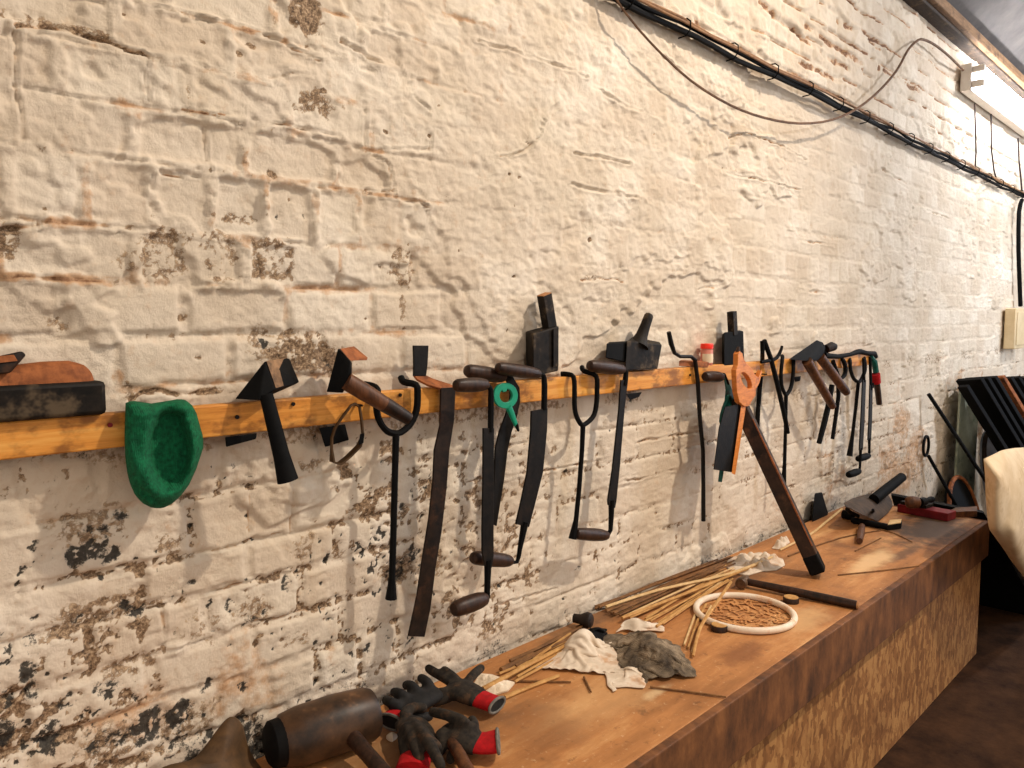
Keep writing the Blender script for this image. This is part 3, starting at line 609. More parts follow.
# thin the belt: it is a flat band standing on edge
bm = t.parts[0]['bm']; N = len(lp); vs = list(bm.verts)
for i in range(N):
    r = vs[i * 4:i * 4 + 4]; c = sum((v.co for v in r), Vector()) / 4
    for v in r:
        dlt = v.co - c; v.co = c + Vector((dlt.x * .22, dlt.y * (1.0 if i in (4, 5, 6, 7) else .35), dlt.z * .22))
t.done()

# --- forked irons
def fork(label, left, right, shaft, wpx, off=.066, tipw=1.5):
    t = Thing('forked_iron', label, 'forked tool', 'forked irons hung on the rail')
    up = Vector((0, 1, 0))
    arms = left + right[::-1]
    ps = [P(*q) if len(q) > 2 else P(q[0], q[1], off) for q in arms]
    t.add('fork', tube(ps, [mp(p, wpx / 2) for p in ps], n=8, smooth=3), M['iron_black'])
    ps = [P(x, y, off) for x, y in shaft]; m = len(ps)
    t.add('shaft', tube(ps, [mp(p, wpx / 2 * (1.05 if i == 0 else .95 if i < m - 2 else 1.0 if i == m - 2 else tipw)) for i, p in enumerate(ps)], n=8), M['iron_black'])
    return t.done()
fork('largest forked iron, its long shaft below a U, behind the brown-handled hammer',
     [(364, 384.5, .02), (372, 386, .03), (377.5, 390, .06), (376.5, 402), (377, 412), (380, 422), (387, 431)], [(401, 377.5, .02), (404, 382, .035), (416, 385, .064), (417.5, 395), (416.5, 410), (411, 423), (403, 431), (396, 433.5)],
     [(396, 433), (395, 470), (393.5, 530), (392, 580), (391, 599)], 7, tipw=1.7)
fork('forked iron with slender legs between two drawknives, its shaft ending in a round foot',
     [(561, 374, .02), (566, 374, .035), (573.5, 377), (574.5, 392), (574.5, 405), (576, 415), (580, 423)], [(582, 367, .02), (584, 371, .035), (596, 376), (597, 390), (596.5, 403), (594, 415), (588, 422), (583, 425)],
     [(583, 424), (582, 450), (579, 490), (576, 520), (572.5, 539)], 5, tipw=1.7)
fork('thin forked iron beside the spring-armed tongs under the hammer heads',
     [(782, 356, .02), (782.5, 358, .06), (781, 372), (781.5, 385), (784, 392)], [(794, 360, .02), (793.5, 362, .06), (793, 375), (791, 387), (788, 393), (786, 395)],
     [(786, 394), (785.5, 430), (784.5, 465), (783.5, 484)], 3.8, tipw=1.5)
fork('farthest forked iron near the rail end, with flared shaft foot',
     [(849, 358, .02), (850, 361, .06), (850.5, 370), (854, 379)], [(863, 356, .02), (864.5, 360, .06), (865, 370), (862, 378), (859, 382)],
     [(858.5, 381), (855.5, 410), (852.5, 435), (849.5, 456)], 3.6, tipw=1.7)

# --- bent flat bar
t = Thing('bent_bar', 'long curved flat iron bar hooked over the rail, its square tab standing up', 'bar')
pr = [(P(413, 345.5, .028), P(428, 345.5, .028)), (P(413.5, 365, .028), P(427, 365, .028)), (P(413.3, 376, .028), P(425.5, 376, .028))]
t.add('tab', strip(pr, .006), M['iron'], bevel=.001, smooth=False)
pr = [(P(413.3, 375.5, .026), P(425.5, 375.5, .026)), (P(417, 380, .03), P(433, 379.5, .03)), (P(428, 385.5, .058), P(450, 385, .058)), (P(440.6, 389, .068), P(455, 388, .068))]
t.add('neck', strip(pr, .006), M['rust'], bevel=.001, smooth=False, label='bend over the rail coloured orange as its lit top')  # orange stands in for light on the strip's upper face
px = [((440.6, 388), (455, 387)), ((439.5, 426), (453.6, 420)), ((434, 450), (448.8, 450)), ((432.7, 480), (446, 489)), ((428.5, 519), (441.4, 529)), ((422.8, 554), (435, 568)), ((416.6, 596), (430, 608)), ((408, 636), (424, 636.7))]
t.add('blade', stripp(px, .068, .006), M['iron_rust'], bevel=.001)
t.done()

# --- drawknives
def drawknife(label, h1, h2, tang1, blade, tang2, off, r1, r2, mat='handle'):
    t = Thing('drawknife', label, 'drawknife', 'drawknives hung on the rail')
    t.add('blade', stripp(blade, off, .006), M['iron'], bevel=.001)
    for tg in (tang1, tang2):
        if tg:
            ps = [P(x, y, off) for x, y, w in tg]
            t.add('tang', tube(ps, [mp(p, w / 2) for p, (x, y, w) in zip(ps, tg)], n=8, smooth=2), M['iron_black'])
    for h, r in ((h1, r1), (h2, r2)):
        if h:
            a, b = P(h[0], h[1], off), P(h[2], h[3], off); t.add('handle', grip(a, b, mp(a, r)), M[mat])
    return t.done()
drawknife('narrow drawknife whose lower brown handle points down-left, nearest the curved flat bar', (455, 385.5, 487, 384.5), (453, 610, 486, 598),
    [(486, 385, 5), (490, 388, 5), (491, 397, 6), (490.5, 432, 6)], [((483, 428), (493.5, 428)), ((482.6, 480), (493.2, 480)), ((481.7, 530), (493, 530)), ((481.9, 553), (493, 556)), ((484.5, 566), (491, 568))], [(488, 560, 8), (487.5, 580, 6.5), (487, 598, 6)], .138, 7.2, 8.6)
drawknife('curved drawknife behind the green ring key, showing one handle', (466, 370.5, 504, 377), None,
    [(503, 377, 5), (509, 378.5, 6)], [((505, 379), (512, 376)), ((510, 388), (519, 388)), ((509.5, 400), (519.5, 402)), ((505, 416), (516, 418)), ((499.5, 430), (511, 432)), ((495, 448), (507, 451)), ((494, 478), (503.5, 480)), ((490.5, 523), (496, 526))], None, .068, 7.5, 8)
drawknife('wide-bladed drawknife below the upright square mallet', (497, 367.5, 539, 374), (472, 557.5, 511, 561),
    [(538, 374, 4.5), (543, 375, 5), (544.5, 385, 6), (544, 410, 6)], [((531, 411), (547, 408)), ((530.5, 430), (546.5, 430)), ((526.8, 472), (542.5, 472)), ((521, 500), (535.5, 500)), ((515.5, 524), (528.5, 527))], [(525, 522, 8), (520, 548, 5), (517, 562, 4), (510, 561, 3.5)], .100, 6.6, 7.4)
drawknife('slim straight drawknife below the tilted block mallet', (589, 365.5, 623, 369.5), (575.5, 533.5, 607, 535.5),
    [(622, 369.5, 4.5), (626, 372, 5), (624.5, 385, 6)], [((620.5, 380), (627.5, 380)), ((618.5, 410), (624, 410)), ((612, 470), (619, 470)), ((607.5, 500), (616, 500)), ((608, 505), (614.5, 508))], [(611.5, 500, 6.5), (610.5, 530, 4.5), (606, 535.5, 3.5)], .07, 6.5, 6.4)
drawknife('small drawknife below the far end of the rail, its handle hanging lowest', None, (848, 475, 859.5, 471),
    [(863.5, 358, 3), (864, 382, 3.2)], [((862.4, 380), (865.6, 380)), ((860.6, 420), (864.2, 420)), ((859, 450), (862.4, 450))], [(860.6, 448, 3.2), (860, 466, 2.6), (859, 471, 2.4)], .095, 3, 3.6, 'iron_black')
drawknife('small drawknife at the very end of the rail beside the red-banded pliers', None, (857.5, 459, 869, 455.5),
    [(870, 357, 3), (871, 390, 3.2)], [((869.6, 385), (872.4, 385)), ((868.6, 420), (871.6, 420)), ((867.6, 440), (870.6, 440))], [(869.2, 438, 3), (869.3, 452, 2.6), (868.5, 456, 2.4)], .07, 3, 3.4, 'iron_black')

# --- green ring key
t = Thing('ring_key', 'green ring-topped key with pointed shank hanging on the rail', 'key')
def ell(cx, cy, rx, ry, n=28, rot=0):
    a = math.radians(rot)
    return [(cx + rx * math.cos(2 * PI * i / n) * math.cos(a) - ry * math.sin(2 * PI * i / n) * math.sin(a), cy + rx * math.cos(2 * PI * i / n) * math.sin(a) + ry * math.sin(2 * PI * i / n) * math.cos(a)) for i in range(n)]
inn = ell(505.2, 395.5, 6.4, 7, 28)
inn = [(x, y + (3.2 if abs(x - 504) < 1.6 and y < 393 else 0)) for x, y in inn]
t.add('ring', slab(ell(505, 395.6, 12, 13), .092, .008, inn), M['green_plastic'], bevel=.0012)
t.add('shank', wtube([(508.5, 406.5), (512, 415), (516, 425)], [4, 3.6, 2.6], .092, n=8, flat=.7), M['green_plastic'])
t.add('tip', wtube([(515.8, 424), (518.5, 431)], [2.4, 1.2], .092, n=8), M['iron_black'])
t.done()

# --- mallets on the rail
t = Thing('mallet', 'square wooden mallet standing head-down on the rail, handle straight up', 'mallet', 'mallets on the rail')
hd = [(533, 334, .062), (559, 326, .062), (558.5, 371, .062), (533, 376.5, .062), (525.5, 331.5, .012), (549, 325, .012), (549, 370, .012), (526, 373, .012)]
t.add('head', hullp(hd), M['mallet'], bevel=.004)
for a, b in (((533.5, 334.5), (539, 333)), ((553.5, 328), (558.5, 326.6))):
    t.add('cheek_strip', hull([P(x, y + dy, o) for (x, y) in (a, b) for dy in (1, 39) for o in (.060, .068)]), M['mallet'], bevel=.001, smooth=False)
a, b = P(550, 330, .04), P(544.3, 294.5, .045)
t.add('handle', beambox(a, b, mp(a, 13), mp(a, 9), Vector((0, 1, 0))), M['mallet'], bevel=.002)
t.add('handle_end', beambox(b - (b - a) * .01, b + (b - a) * .015, mp(a, 12.4), mp(a, 8.6), Vector((0, 1, 0))), M['endgrain_and_lit_end'], label='handle top coloured orange as lit')  # light on the handle's top end painted as orange
t.done()
t = Thing('mallet', 'block mallet lying on the rail with its rounded handle tilted up to the right', 'mallet', 'mallets on the rail')
t.add('head', hullp([(627, 341, .066), (632, 336.5, .02), (662, 345, .066), (660, 342, .02), (657.5, 369, .066), (625, 370.5, .066), (655, 366, .015), (627, 367, .015)]), M['mallet'], bevel=.003)
t.add('head_end', hullp([(606.5, 343.5, .06), (626, 342, .06), (625, 362, .06), (605.5, 358, .06), (609, 342, .012), (628, 341, .012), (627, 361, .012), (607, 358, .012)]), M['iron_black'], bevel=.003, label='black end block')
a, b = P(639, 343, .045), P(649.5, 314, .05)
t.add('handle', tube([a + (a - b) * .1, a, a.lerp(b, .25), a.lerp(b, .6), a.lerp(b, .92), b], [mp(a, 11), mp(a, 9), mp(a, 6.2), mp(a, 5.2), mp(a, 4.8), mp(a, 2.8)], n=14, smooth=2), M['mallet'])
t.done()
t = Thing('mallet', 'dark narrow mallet standing upright on the rail behind the orange-handled saw', 'mallet', 'mallets on the rail')
t.add('head', hullp([(724, 332.5, .05), (743.5, 331, .05), (744.5, 364, .05), (724, 365.5, .05), (722, 334, .012), (740, 330, .012), (741, 363, .012), (722, 364, .012)]), M['iron_black'], bevel=.004)
a, b = P(733, 335, .04), P(731.8, 311.5, .04)
t.add('handle', beambox(a, b, mp(a, 8), mp(a, 7), Vector((0, 1, 0))), M['mallet'], bevel=.002)
t.done()

# --- bent rod
t = Thing('bent_rod', 'thin iron rod with cranked top hanging over the rail beside the red-capped jar', 'rod')
t.add('bent_rod', wtube([(668.8, 332, .058), (671, 343, .058), (674.5, 353, .058), (680, 356.5, .058), (691, 356.5, .058), (695, 360, .06), (697.7, 381, .06), (700, 420, .06), (703, 450, .06), (703.4, 490, .06), (703.4, 521, .06)], [2.2, 2.6, 2.0, 1.8, 1.8, 2.2, 2.2, 2.1, 2.1, 2.1, 2.2], n=8), M['iron'])
t.done()
t = Thing('wood_scrap', 'small orange-brown wood offcut lying on the rail under the red-capped jar', 'wood')
t.add('wood_scrap', hullp([(679, 361, .05), (709, 362.5, .05), (708, 367.5, .05), (679, 366, .05), (681, 360, .02), (708, 361, .02)]), M['rust'], bevel=.001); t.done()
# --- red capped jar
c = P(706.5, 364.3, .026); hgt = P(706.5, 343, .026).z - c.z; rr = mp(c, 6.2)
t = Thing('jar', 'small translucent pink jar with bright red cap standing on the rail', 'jar')
n = NT('pink_translucent_plastic'); n.b.inputs['Transmission Weight'].default_value = 0.35; M['pink'] = n.out(srgb((238, 150, 128)), .35)
z0 = Vector((c.x, c.y, 1.4305)); up = Vector((0, 0, 1))
t.add('body', lathe(z0, z0 + up * hgt * .76, [(0, rr * .1), (0, rr * .95), (.05, rr), (.9, rr), (1, rr * .85), (1, rr * .1)], n=20), M['pink'])
t.add('cap', lathe(z0 + up * hgt * .765, z0 + up * hgt, [(0, rr * .1), (0, rr * 1.02), (.85, rr * 1.02), (1, rr * .92), (1, rr * .1)], n=20), two('bright_red_plastic', (238, 40, 18), (248, 60, 30), 20, .35, 0, .02), label='bright red cap')
bm = newbm(); aa = [math.radians(v) for v in range(170, 291, 10)]
for z in (.15, .70): 
    for q in aa: bm.verts.new((z0.x + math.cos(q) * rr * 1.02, z0.y + math.sin(q) * rr * 1.02, z0.z + hgt * .76 * z))
bm.verts.ensure_lookup_table(); m = len(aa)
for i in range(m - 1): bm.faces.new([bm.verts[j] for j in (i, i + 1, m + i + 1, m + i)])
t.add('label_sticker', bm, two('cream_paper', (238, 216, 180), (246, 230, 200), 30, .7, 0, 0), label='cream paper label'); t.done()

# --- teal bladed tool and the saw
t = Thing('pull_saw', 'slim teal steel tool with a brown knob handle hanging left of the orange-handled saw', 'saw')
t.add('handle', grip(P(704.5, 376.5, .085), P(722, 377, .085), mp(P(712, 376, .08), 5.4)), M['handle'], label='brown rounded handle')
t.add('tang', wtube([(719, 376), (724.5, 375), (728, 384)], [2.2, 1.6, 1.6], .085, n=8), M['iron_black'])
t.add('blade', slab([(724, 376), (727, 379), (731, 388), (734, 397), (735, 408), (731, 416), (724, 414), (725, 400), (726, 390)], .085, .004), M['teal'])
t.add('back_bar', wtube([(729, 396), (724, 409), (721.5, 421), (724.5, 429), (726, 442), (724, 455), (722, 468), (720, 482)], [3, 3.2, 3.2, 3, 2.8, 2.8, 2.8, 2.6], .096, n=8, smooth=2, flat=.7), M['teal'])
t.done()
t = Thing('hand_saw', 'hand saw with orange wooden handle hanging blade down from the rail', 'saw')
hp = [(737.5, 351), (740, 353), (741.5, 359), (745, 364), (750, 369), (753, 375), (756.5, 377.5), (759.5, 370), (760, 371), (757, 383), (753.5, 390), (753.5, 395), (750, 400), (747, 406), (742, 406.5), (737, 402), (734.5, 392), (734, 384), (733.5, 370), (735.4, 365), (735.6, 354)]
t.add('handle', slab(hp, .142, .02, ell(744, 380.5, 4, 9.2, 22, -28)), M['orange_wood'], bevel=.002)
t.add('handle_tip', wtube([(737.8, 352, .142), (738.5, 347, .142)], [2.6, 1.6], n=8), M['handle'], label='dark broken tip')
t.add('blade', slab([(725, 407), (742, 403.5), (741, 420), (733, 472.5), (713.7, 469.5), (719, 428)], .138, .003), M['iron'])
t.add('spine', hull([P(x, y, o) for x, y in ((741.4, 404), (746.2, 405), (735.2, 474.8), (731.6, 473.4)) for o in (.132, .146)]), M['orange_wood'], bevel=.001, smooth=False, label='orange stiffening spine')
t.done()

# --- leaning timber
t = Thing('leaning_beam', 'thick dark timber leaning from the bench up against the rail', 'beam')
lo, hi = B(817, 569, BT + .027), P(737, 398, .085)
d = (hi - lo).normalized(); ref = Vector((-1, -0.42, 0.0))
t.add('beam', beambox(lo + d * .012, hi, .052, .078, ref), two('dark_brown_beam', (30, 20, 14), (66, 45, 31), 14, .55, 0, .4, c=(88, 60, 40), spec=.2), bevel=.005)
z_ = d; x_ = ref.cross(z_).normalized(); y_ = z_.cross(x_)
best = min(((sx, sy) for sx in (-1, 1) for sy in (-1, 1)), key=lambda q: ((lo + x_ * .026 * q[0] + y_ * .039 * q[1]) - EYEV).length)
c0 = x_ * .0245 * best[0] + y_ * .0375 * best[1]
t.add('worn_edge', tube([lo + c0 + d * .09, lo + c0 + d * .25, lo + c0 + d * .42, lo + c0 + d * .6], [.002, .0035, .004, .002], n=8), M['rust'], label='bare orange wood along the edge')
t.add('shoe', beambox(lo - d * .012, lo + d * .06, .055, .081, ref), M['iron_black'], bevel=.006, label='black worn foot')
t.done()

# --- tongs and irons to the right
t = Thing('tongs', 'long-legged tongs with an open triangular jaw above the rail', 'tongs')
t.add('leg', wtube([(764, 341, .07), (768, 351, .07), (771, 359, .072), (773.5, 369, .075), (777, 383, .075), (785, 418, .075), (788, 433, .075)], [2.8, 2.4, 2.4, 2.4, 2.4, 2.4, 2], n=8), M['iron_black'])
t.add('leg', wtube([(762.5, 341, .068), (762.5, 352, .068), (762.3, 362, .008), (760, 385, .006), (758, 410, .006), (757, 431, .006)], [2.6, 2.2, 2.2, 2.3, 2.3, 2.3], n=8), M['iron_black'])
t.add('hook', wtube([(782, 346, .07), (781, 350, .07), (778, 356, .07), (774, 359.5, .07), (767, 361, .07), (761, 362, .066)], [1.4, 1.6, 1.8, 1.9, 1.9, 1.6], n=8, smooth=3), M['iron_black'])
t.done()
def smallhammer(label, head, hbev, h0, h1, r0, r1, face=None):
    t = Thing('hammer', label, 'hammer', 'hammers hung on the rail')
    t.add('head', hullp(head), M['iron_black'], bevel=hbev)
    if face: t.add('face', wtube(face, [4.2, 4.8, 3.6], n=12), M['iron_rust'], label='rust-brown striking face')
    t.add('handle', tube([h0, h0.lerp(h1, .4), h0.lerp(h1, .9), h1], [mp(h0, r0), mp(h0, (r0 + r1) / 2), mp(h0, r1), mp(h0, r1 * .8)], n=12), M['handle_brown'])
    return t.done()
smallhammer('wedge-headed hammer pointing left over the rail, longer of the two brown handles', [(788.6, 359.5, .07), (816.7, 340, .075), (823, 342.5, .09), (825.5, 348, .10), (823, 355, .10), (817.5, 360.5, .10), (806, 361, .10), (792, 358, .03), (818, 341, .03), (822, 356, .03)], .002, P(807, 361, .095), P(833, 407, .125), 5.2, 4.2)
smallhammer('round-faced hammer behind the wedge-headed one, its shorter handle farther right', [(821, 346, .045), (830, 343, .045), (829, 352, .05), (823, 359, .05), (816, 358, .06), (822, 347, .012), (829, 345, .012), (824, 357, .012)], .002, P(820, 357, .075), P(847, 393, .13), 5.0, 4.6, [(826, 349, .05), (832, 346.5, .062), (835, 347, .07)])
t = Thing('iron_bar', 'dark knobbed iron bar lying along the top of the rail near its end', 'bar')
t.add('iron_bar', wtube([(824, 355, .05), (830, 356, .05), (838, 356.5, .05), (850, 354.5, .05), (857, 352, .05), (860, 351.5, .05), (866, 353, .05), (874, 354, .05), (876, 357, .05)], [3, 2.8, 2.4, 2, 2.6, 2.8, 2.2, 3, 2], n=10), M['iron_black']); t.done()
for lab, pts, rr in (('iron punch with a thick straight stem hanging below the two brown handles', [(832, 385), (828.5, 405), (824, 424), (819, 443)], [2.6, 3, 3, 2.6]),
                     ('slender iron punch hanging between the two forked ends, right of the thick punch', [(833, 361), (838, 376), (838.5, 396), (836, 415), (832.5, 439)], [2, 2.2, 2.2, 2.1, 2])):
    t = Thing('iron_punch', lab, 'punch', 'iron punches hung on the rail'); t.add('iron_punch', wtube(pts, rr, .058, n=8), M['iron_black']); t.done()
t = Thing('iron_hook', 'short curved iron hook on the rail right of the brown hammer handles', 'hook')
t.add('iron_hook', wtube([(841, 358, .045), (843.5, 361, .062), (845.5, 368, .064), (844.5, 375, .064), (840.5, 379, .064)], [1.6, 2.2, 2.4, 2.2, 1.4], n=8, smooth=3), M['iron_black']); t.done()
t = Thing('pliers', 'pliers with dark grips and a bright red band hanging at the rail end', 'pliers')
t.add('jaw', wtube([(871, 357, .06), (874.5, 362, .066), (876, 372, .066)], [2.2, 3, 3], n=8), M['teal'], label='dark teal jaw')
t.add('band', wtube([(875.5, 374, .067), (876.5, 383, .067)], [4.4, 4.2], n=12), M['red'], label='bright red band')
t.add('grip', wtube([(876.5, 382.5, .066), (878, 392, .066), (879.3, 404, .066)], [3.2, 3, 2.8], n=10), M['handle'], label='dark brown grip')
t.add('grip', wtube([(872.5, 383, .06), (872.5, 388, .06)], [1.6, 1.2], n=8), M['iron_black'])
t.done()
# ================================================================== ON THE BENCH
UPV = Vector((0, 0, 1))
def btube(pts, rad, **k): return tube([B(x, y, BT + z) for x, y, z in pts], rad, **k)
def rz(x, y, s, seed, st=1.0, rot=0.0):          # ridged noise: sharp soft-topped folds
    a = math.radians(rot); u = x * math.cos(a) + y * math.sin(a); v = (-x * math.sin(a) + y * math.cos(a)) * st
    return 1 - abs(2 * float(fbm(np.array([u * s]), np.array([v * s]), seed, 2)[0]) - 1) * 2.2
def fold(px, py, s, seed, st=1.0, rot=0.0):      # rounded folds in metres on the bench
    p = B(px, py, BT); a = math.radians(rot); u = p.x * math.cos(a) + p.y * math.sin(a); v = (-p.x * math.sin(a) + p.y * math.cos(a)) * st
    q = 2 * float(fbm(np.array([u * s + 3]), np.array([v * s + 7]), seed, 2, .4)[0]) - 1
    return 1 / (1 + (q * 4.5) ** 2)
def heap(outl, c, hf, n=130, m=34, z0=BT + .001):
    ring = resample(outl, n); bm = newbm(); rows = []
    for j in range(m + 1):
        u = 1 - j / m; row = []
        for q in (ring if j < m else ring[:1]):
            p = (1 - u) * Vector(c) + u * q; w = B(p.x, p.y, BT); w.z = z0 + max(.002, hf(u, p.x, p.y)); row.append(bm.verts.new(w))
        rows.append(row)
    for a, b in zip(rows[:-2], rows[1:-1]):
        for i in range(n): bm.faces.new((a[i], a[(i + 1) % n], b[(i + 1) % n], b[i]))
    for i in range(n): bm.faces.new((rows[-2][i], rows[-2][(i + 1) % n], rows[-1][0]))
    bk = []
    for q in ring: w = B(q.x, q.y, BT); w.z = z0; bk.append(bm.verts.new(w))
    for i in range(n): bm.faces.new((rows[0][(i + 1) % n], rows[0][i], bk[i], bk[(i + 1) % n]))
    bm.faces.new(bk); return bm
def remesh(voxel, it=4):
    def f(o):
        m = o.modifiers.new('remesh', 'REMESH'); m.mode = 'VOXEL'; m.voxel_size = voxel; m.use_smooth_shade = True
        s = o.modifiers.new('smooth', 'SMOOTH'); s.iterations = it; s.factor = .5
    return f

# --- big mallet
t = Thing('large_mallet', 'large dark mallet with barrel head lying beside the wall in the bottom left corner', 'mallet')
r = .062; a, b = B(281, 742, BT + r), B(374, 712, BT + r)
t.add('head', lathe(a, b, [(0, r * .02), (0, r * .8), (.03, r * .9), (.2, r * 1.0), (.6, r * 1.03), (.92, r * .95), (.98, r * .86), (1, r * .7), (1, r * .02)], n=28), two('scuffed_dark_mallet_wood', (40, 29, 21), (92, 64, 42), 12, .42, 0, .3, c=(134, 96, 64)), bevel=.002)
ax = (b - a).normalized()
t.add('collar', lathe(a - ax * .028, a + ax * .012, [(0, r * .02), (0, r * .62), (.2, r * .78), (1, r * .82), (1, r * .02)], n=24), M['iron_black'], label='black end collar')
c = a.lerp(b, .62); he = B(404, 796, BT + .020); hdir = (he - c).normalized()
t.add('handle', tube([c, c + hdir * .05, c + hdir * .12, he], [.021, .018, .016, .017], n=14), M['handle'])
t.done()

# --- leather piece against the wall
t = Thing('leather_apron', 'dark olive-brown leather piece peaking against the wall at the bottom edge', 'leather')
def leaf(off):
    return [P(x, y, o + off) for x, y, o in ((150, 766, .10), (185, 762, .08), (196, 758, .07), (215, 731, .05), (226, 717, .042), (233, 714, .04), (241, 719, .042), (245, 728, .045), (249, 750, .06), (262, 768, .09), (275, 800, .14), (215, 812, .16), (150, 800, .14))]
bm = newbm(); f_ = leaf(.01); k_ = leaf(-.008); cen = P(222, 762, .11)
for q_ in f_ + k_: q_.z = max(q_.z, BT + .006)
A_ = [bm.verts.new(p) for p in f_]; K_ = [bm.verts.new(p) for p in k_]; Mid = [bm.verts.new(p.lerp(cen, .55) + Vector((0, -.006, 0))) for p in f_]; C_ = bm.verts.new(cen); Ck = bm.verts.new(P(222, 762, .07)); m = len(A_)
for i in range(m):
    j = (i + 1) % m
    bm.faces.new((A_[i], A_[j], Mid[j], Mid[i])); bm.faces.new((Mid[i], Mid[j], C_)); bm.faces.new((K_[j], K_[i], Ck)); bm.faces.new((A_[j], A_[i], K_[i], K_[j]))
t.add('leather_apron', bm, M['leather'], sub=2); t.done()

# --- gloves: one continuous skin each, the knitted cuff and its piping are parts
def glove(label, palm, fingers, cuff, mat, rim=True, fr=.0115, cf=.5):
    t = Thing('work_glove', label, 'glove', 'work gloves in a pile')
    bm = newbm()
    ps = [B(x, y, BT + z) for x, y, z, w in palm]; addtube(bm, ps, [w for *_, w in palm], n=16, flat=.5, ref=UPV, smooth=3)
    for fg in fingers:
        fp = [B(x, y, BT + z) for x, y, z in fg]; e = fp[-1] + (fp[-1] - fp[-2]).normalized() * fr * .7
        addtube(bm, fp + [e], [fr * 1.08] * (len(fp) - 1) + [fr, fr * .45], n=12, smooth=3)
    t.add('glove_body', bm, M[mat], post=remesh(.0042, 5))
    cp = [B(x, y, BT + z) for x, y, z, w in cuff]; cr = [w for *_, w in cuff]
    i = t.add('cuff', tube(cp, cr, n=20, flat=cf, ref=UPV, smooth=4), M['red'], label='bright red cuff')
    if rim:
        e = cp[-1]; dr = (cp[-1] - cp[-2]).normalized(); u = (UPV - dr * UPV.dot(dr)).normalized(); v = dr.cross(u); rr = cr[-1] * 1.02
        t.add('piping', tube([e + u * math.cos(2 * PI * k / 24) * rr * cf + v * math.sin(2 * PI * k / 24) * rr for k in range(24)], .0035, n=8, closed=True), M['piping'], parent=i, label='grey edging')
        t.add('lining', lathe(e - dr * .002, e + dr * .0012, [(0, rr * .02), (0, rr * .93), (1, rr * .93), (1, rr * .02)], n=20, flat=cf, ref=UPV), M['glove_black'], parent=i)
    return t.done()
glove('black work glove nearest the wall, dark knuckles turned up, cuff opening toward the mallet', [(400, 716, .03, .030), (408, 706, .035, .040), (422, 698, .035, .040), (436, 693, .03, .032)],
      [[(402, 706, .04), (392, 703, .055), (386, 700, .045)], [(410, 700, .045), (401, 694, .06), (394, 692, .05)], [(420, 695, .045), (412, 686, .06), (406, 685, .05)], [(432, 690, .04), (427, 682, .055), (421, 678, .05)], [(412, 712, .03), (420, 718, .025), (430, 716, .02)]],
      [(402, 714, .028, .032), (396, 718, .028, .034), (391, 722, .028, .034)], 'glove_black')
glove('work glove behind the pile, black thumb raised right, red cuff pointing right', [(450, 688, .03, .034), (460, 690, .032, .042), (470, 694, .03, .040), (480, 699, .026, .034)],
      [[(456, 686, .03), (446, 679, .045), (434, 672, .045), (428, 668, .05)], [(460, 684, .035), (452, 676, .05), (444, 670, .055)], [(454, 692, .03), (444, 692, .035), (434, 694, .03)], [(452, 696, .025), (442, 700, .022), (434, 703, .016)], [(466, 684, .035), (473, 675, .045), (481, 668, .04)]],
      [(476, 697, .026, .033), (486, 701, .025, .031), (497, 705, .025, .030)], 'glove')
glove('grey work glove lying in front with wide red cuff opening toward the bench edge', [(448, 730, .03, .032), (456, 734, .034, .042), (468, 740, .032, .042), (478, 744, .028, .036)],
      [[(456, 728, .05), (466, 723, .065), (450, 716, .07), (433, 712, .055)], [(450, 732, .035), (441, 734, .045), (437, 742, .03)], [(452, 740, .03), (443, 744, .03), (440, 752, .018)], [(460, 746, .025), (454, 753, .02), (450, 760, .014)], [(468, 730, .05), (474, 726, .05), (472, 720, .045)]],
      [(474, 742, .028, .036), (485, 743, .028, .037), (498, 741, .032, .040)], 'glove', cf=.42)
glove('crumpled dark work glove at the bottom edge, one long finger hanging forward over red cloth', [(404, 722, .035, .028), (412, 726, .04, .036), (420, 734, .04, .034), (424, 744, .034, .028)],
      [[(412, 722, .05), (424, 736, .06), (434, 752, .05), (441, 766, .035)], [(406, 726, .05), (414, 744, .045), (420, 760, .03)], [(402, 730, .035), (404, 746, .03), (406, 758, .018)], [(420, 728, .05), (430, 740, .05), (438, 748, .04)], [(408, 718, .045), (404, 714, .05), (412, 708, .05), (424, 708, .045)]],
      [(420, 742, .018, .030), (416, 756, .018, .034), (412, 770, .018, .036)], 'glove', rim=False)
t = Thing('tool_handle', 'orange-brown wooden tool handle sticking out of the gloves at the bottom edge', 'handle')
t.add('tool_handle', btube([(452, 742, .035), (460, 756, .03), (470, 775, .022), (484, 800, .02)], [.013, .014, .015, .014], n=14), M['handle_brown']); t.done()
t = Thing('paper_scrap', 'crumpled white paper scrap lying between the gloves and the canes', 'paper')
t.add('paper_scrap', heap([(472, 688), (480, 675), (492, 676), (503, 680), (515, 684), (508, 692), (494, 696), (482, 694)], (493, 686), lambda u, x, y: .004 + .012 * (1 - u) + .012 * abs(nz(x, y, .16, 7)) * (1 - u ** 4)), two('cream_paper_scrap', (210, 188, 158), (236, 220, 196), 20, .8, 0, .3), angle=20); t.done()
t = Thing('white_pebble', 'small white lump beside the mallet handle', 'stone')
t.add('white_pebble', btube([(388, 737, .008), (392, 737, .011), (396, 736, .007)], [.006, .011, .005], n=8, smooth=2), M['white_cloth']); t.done()

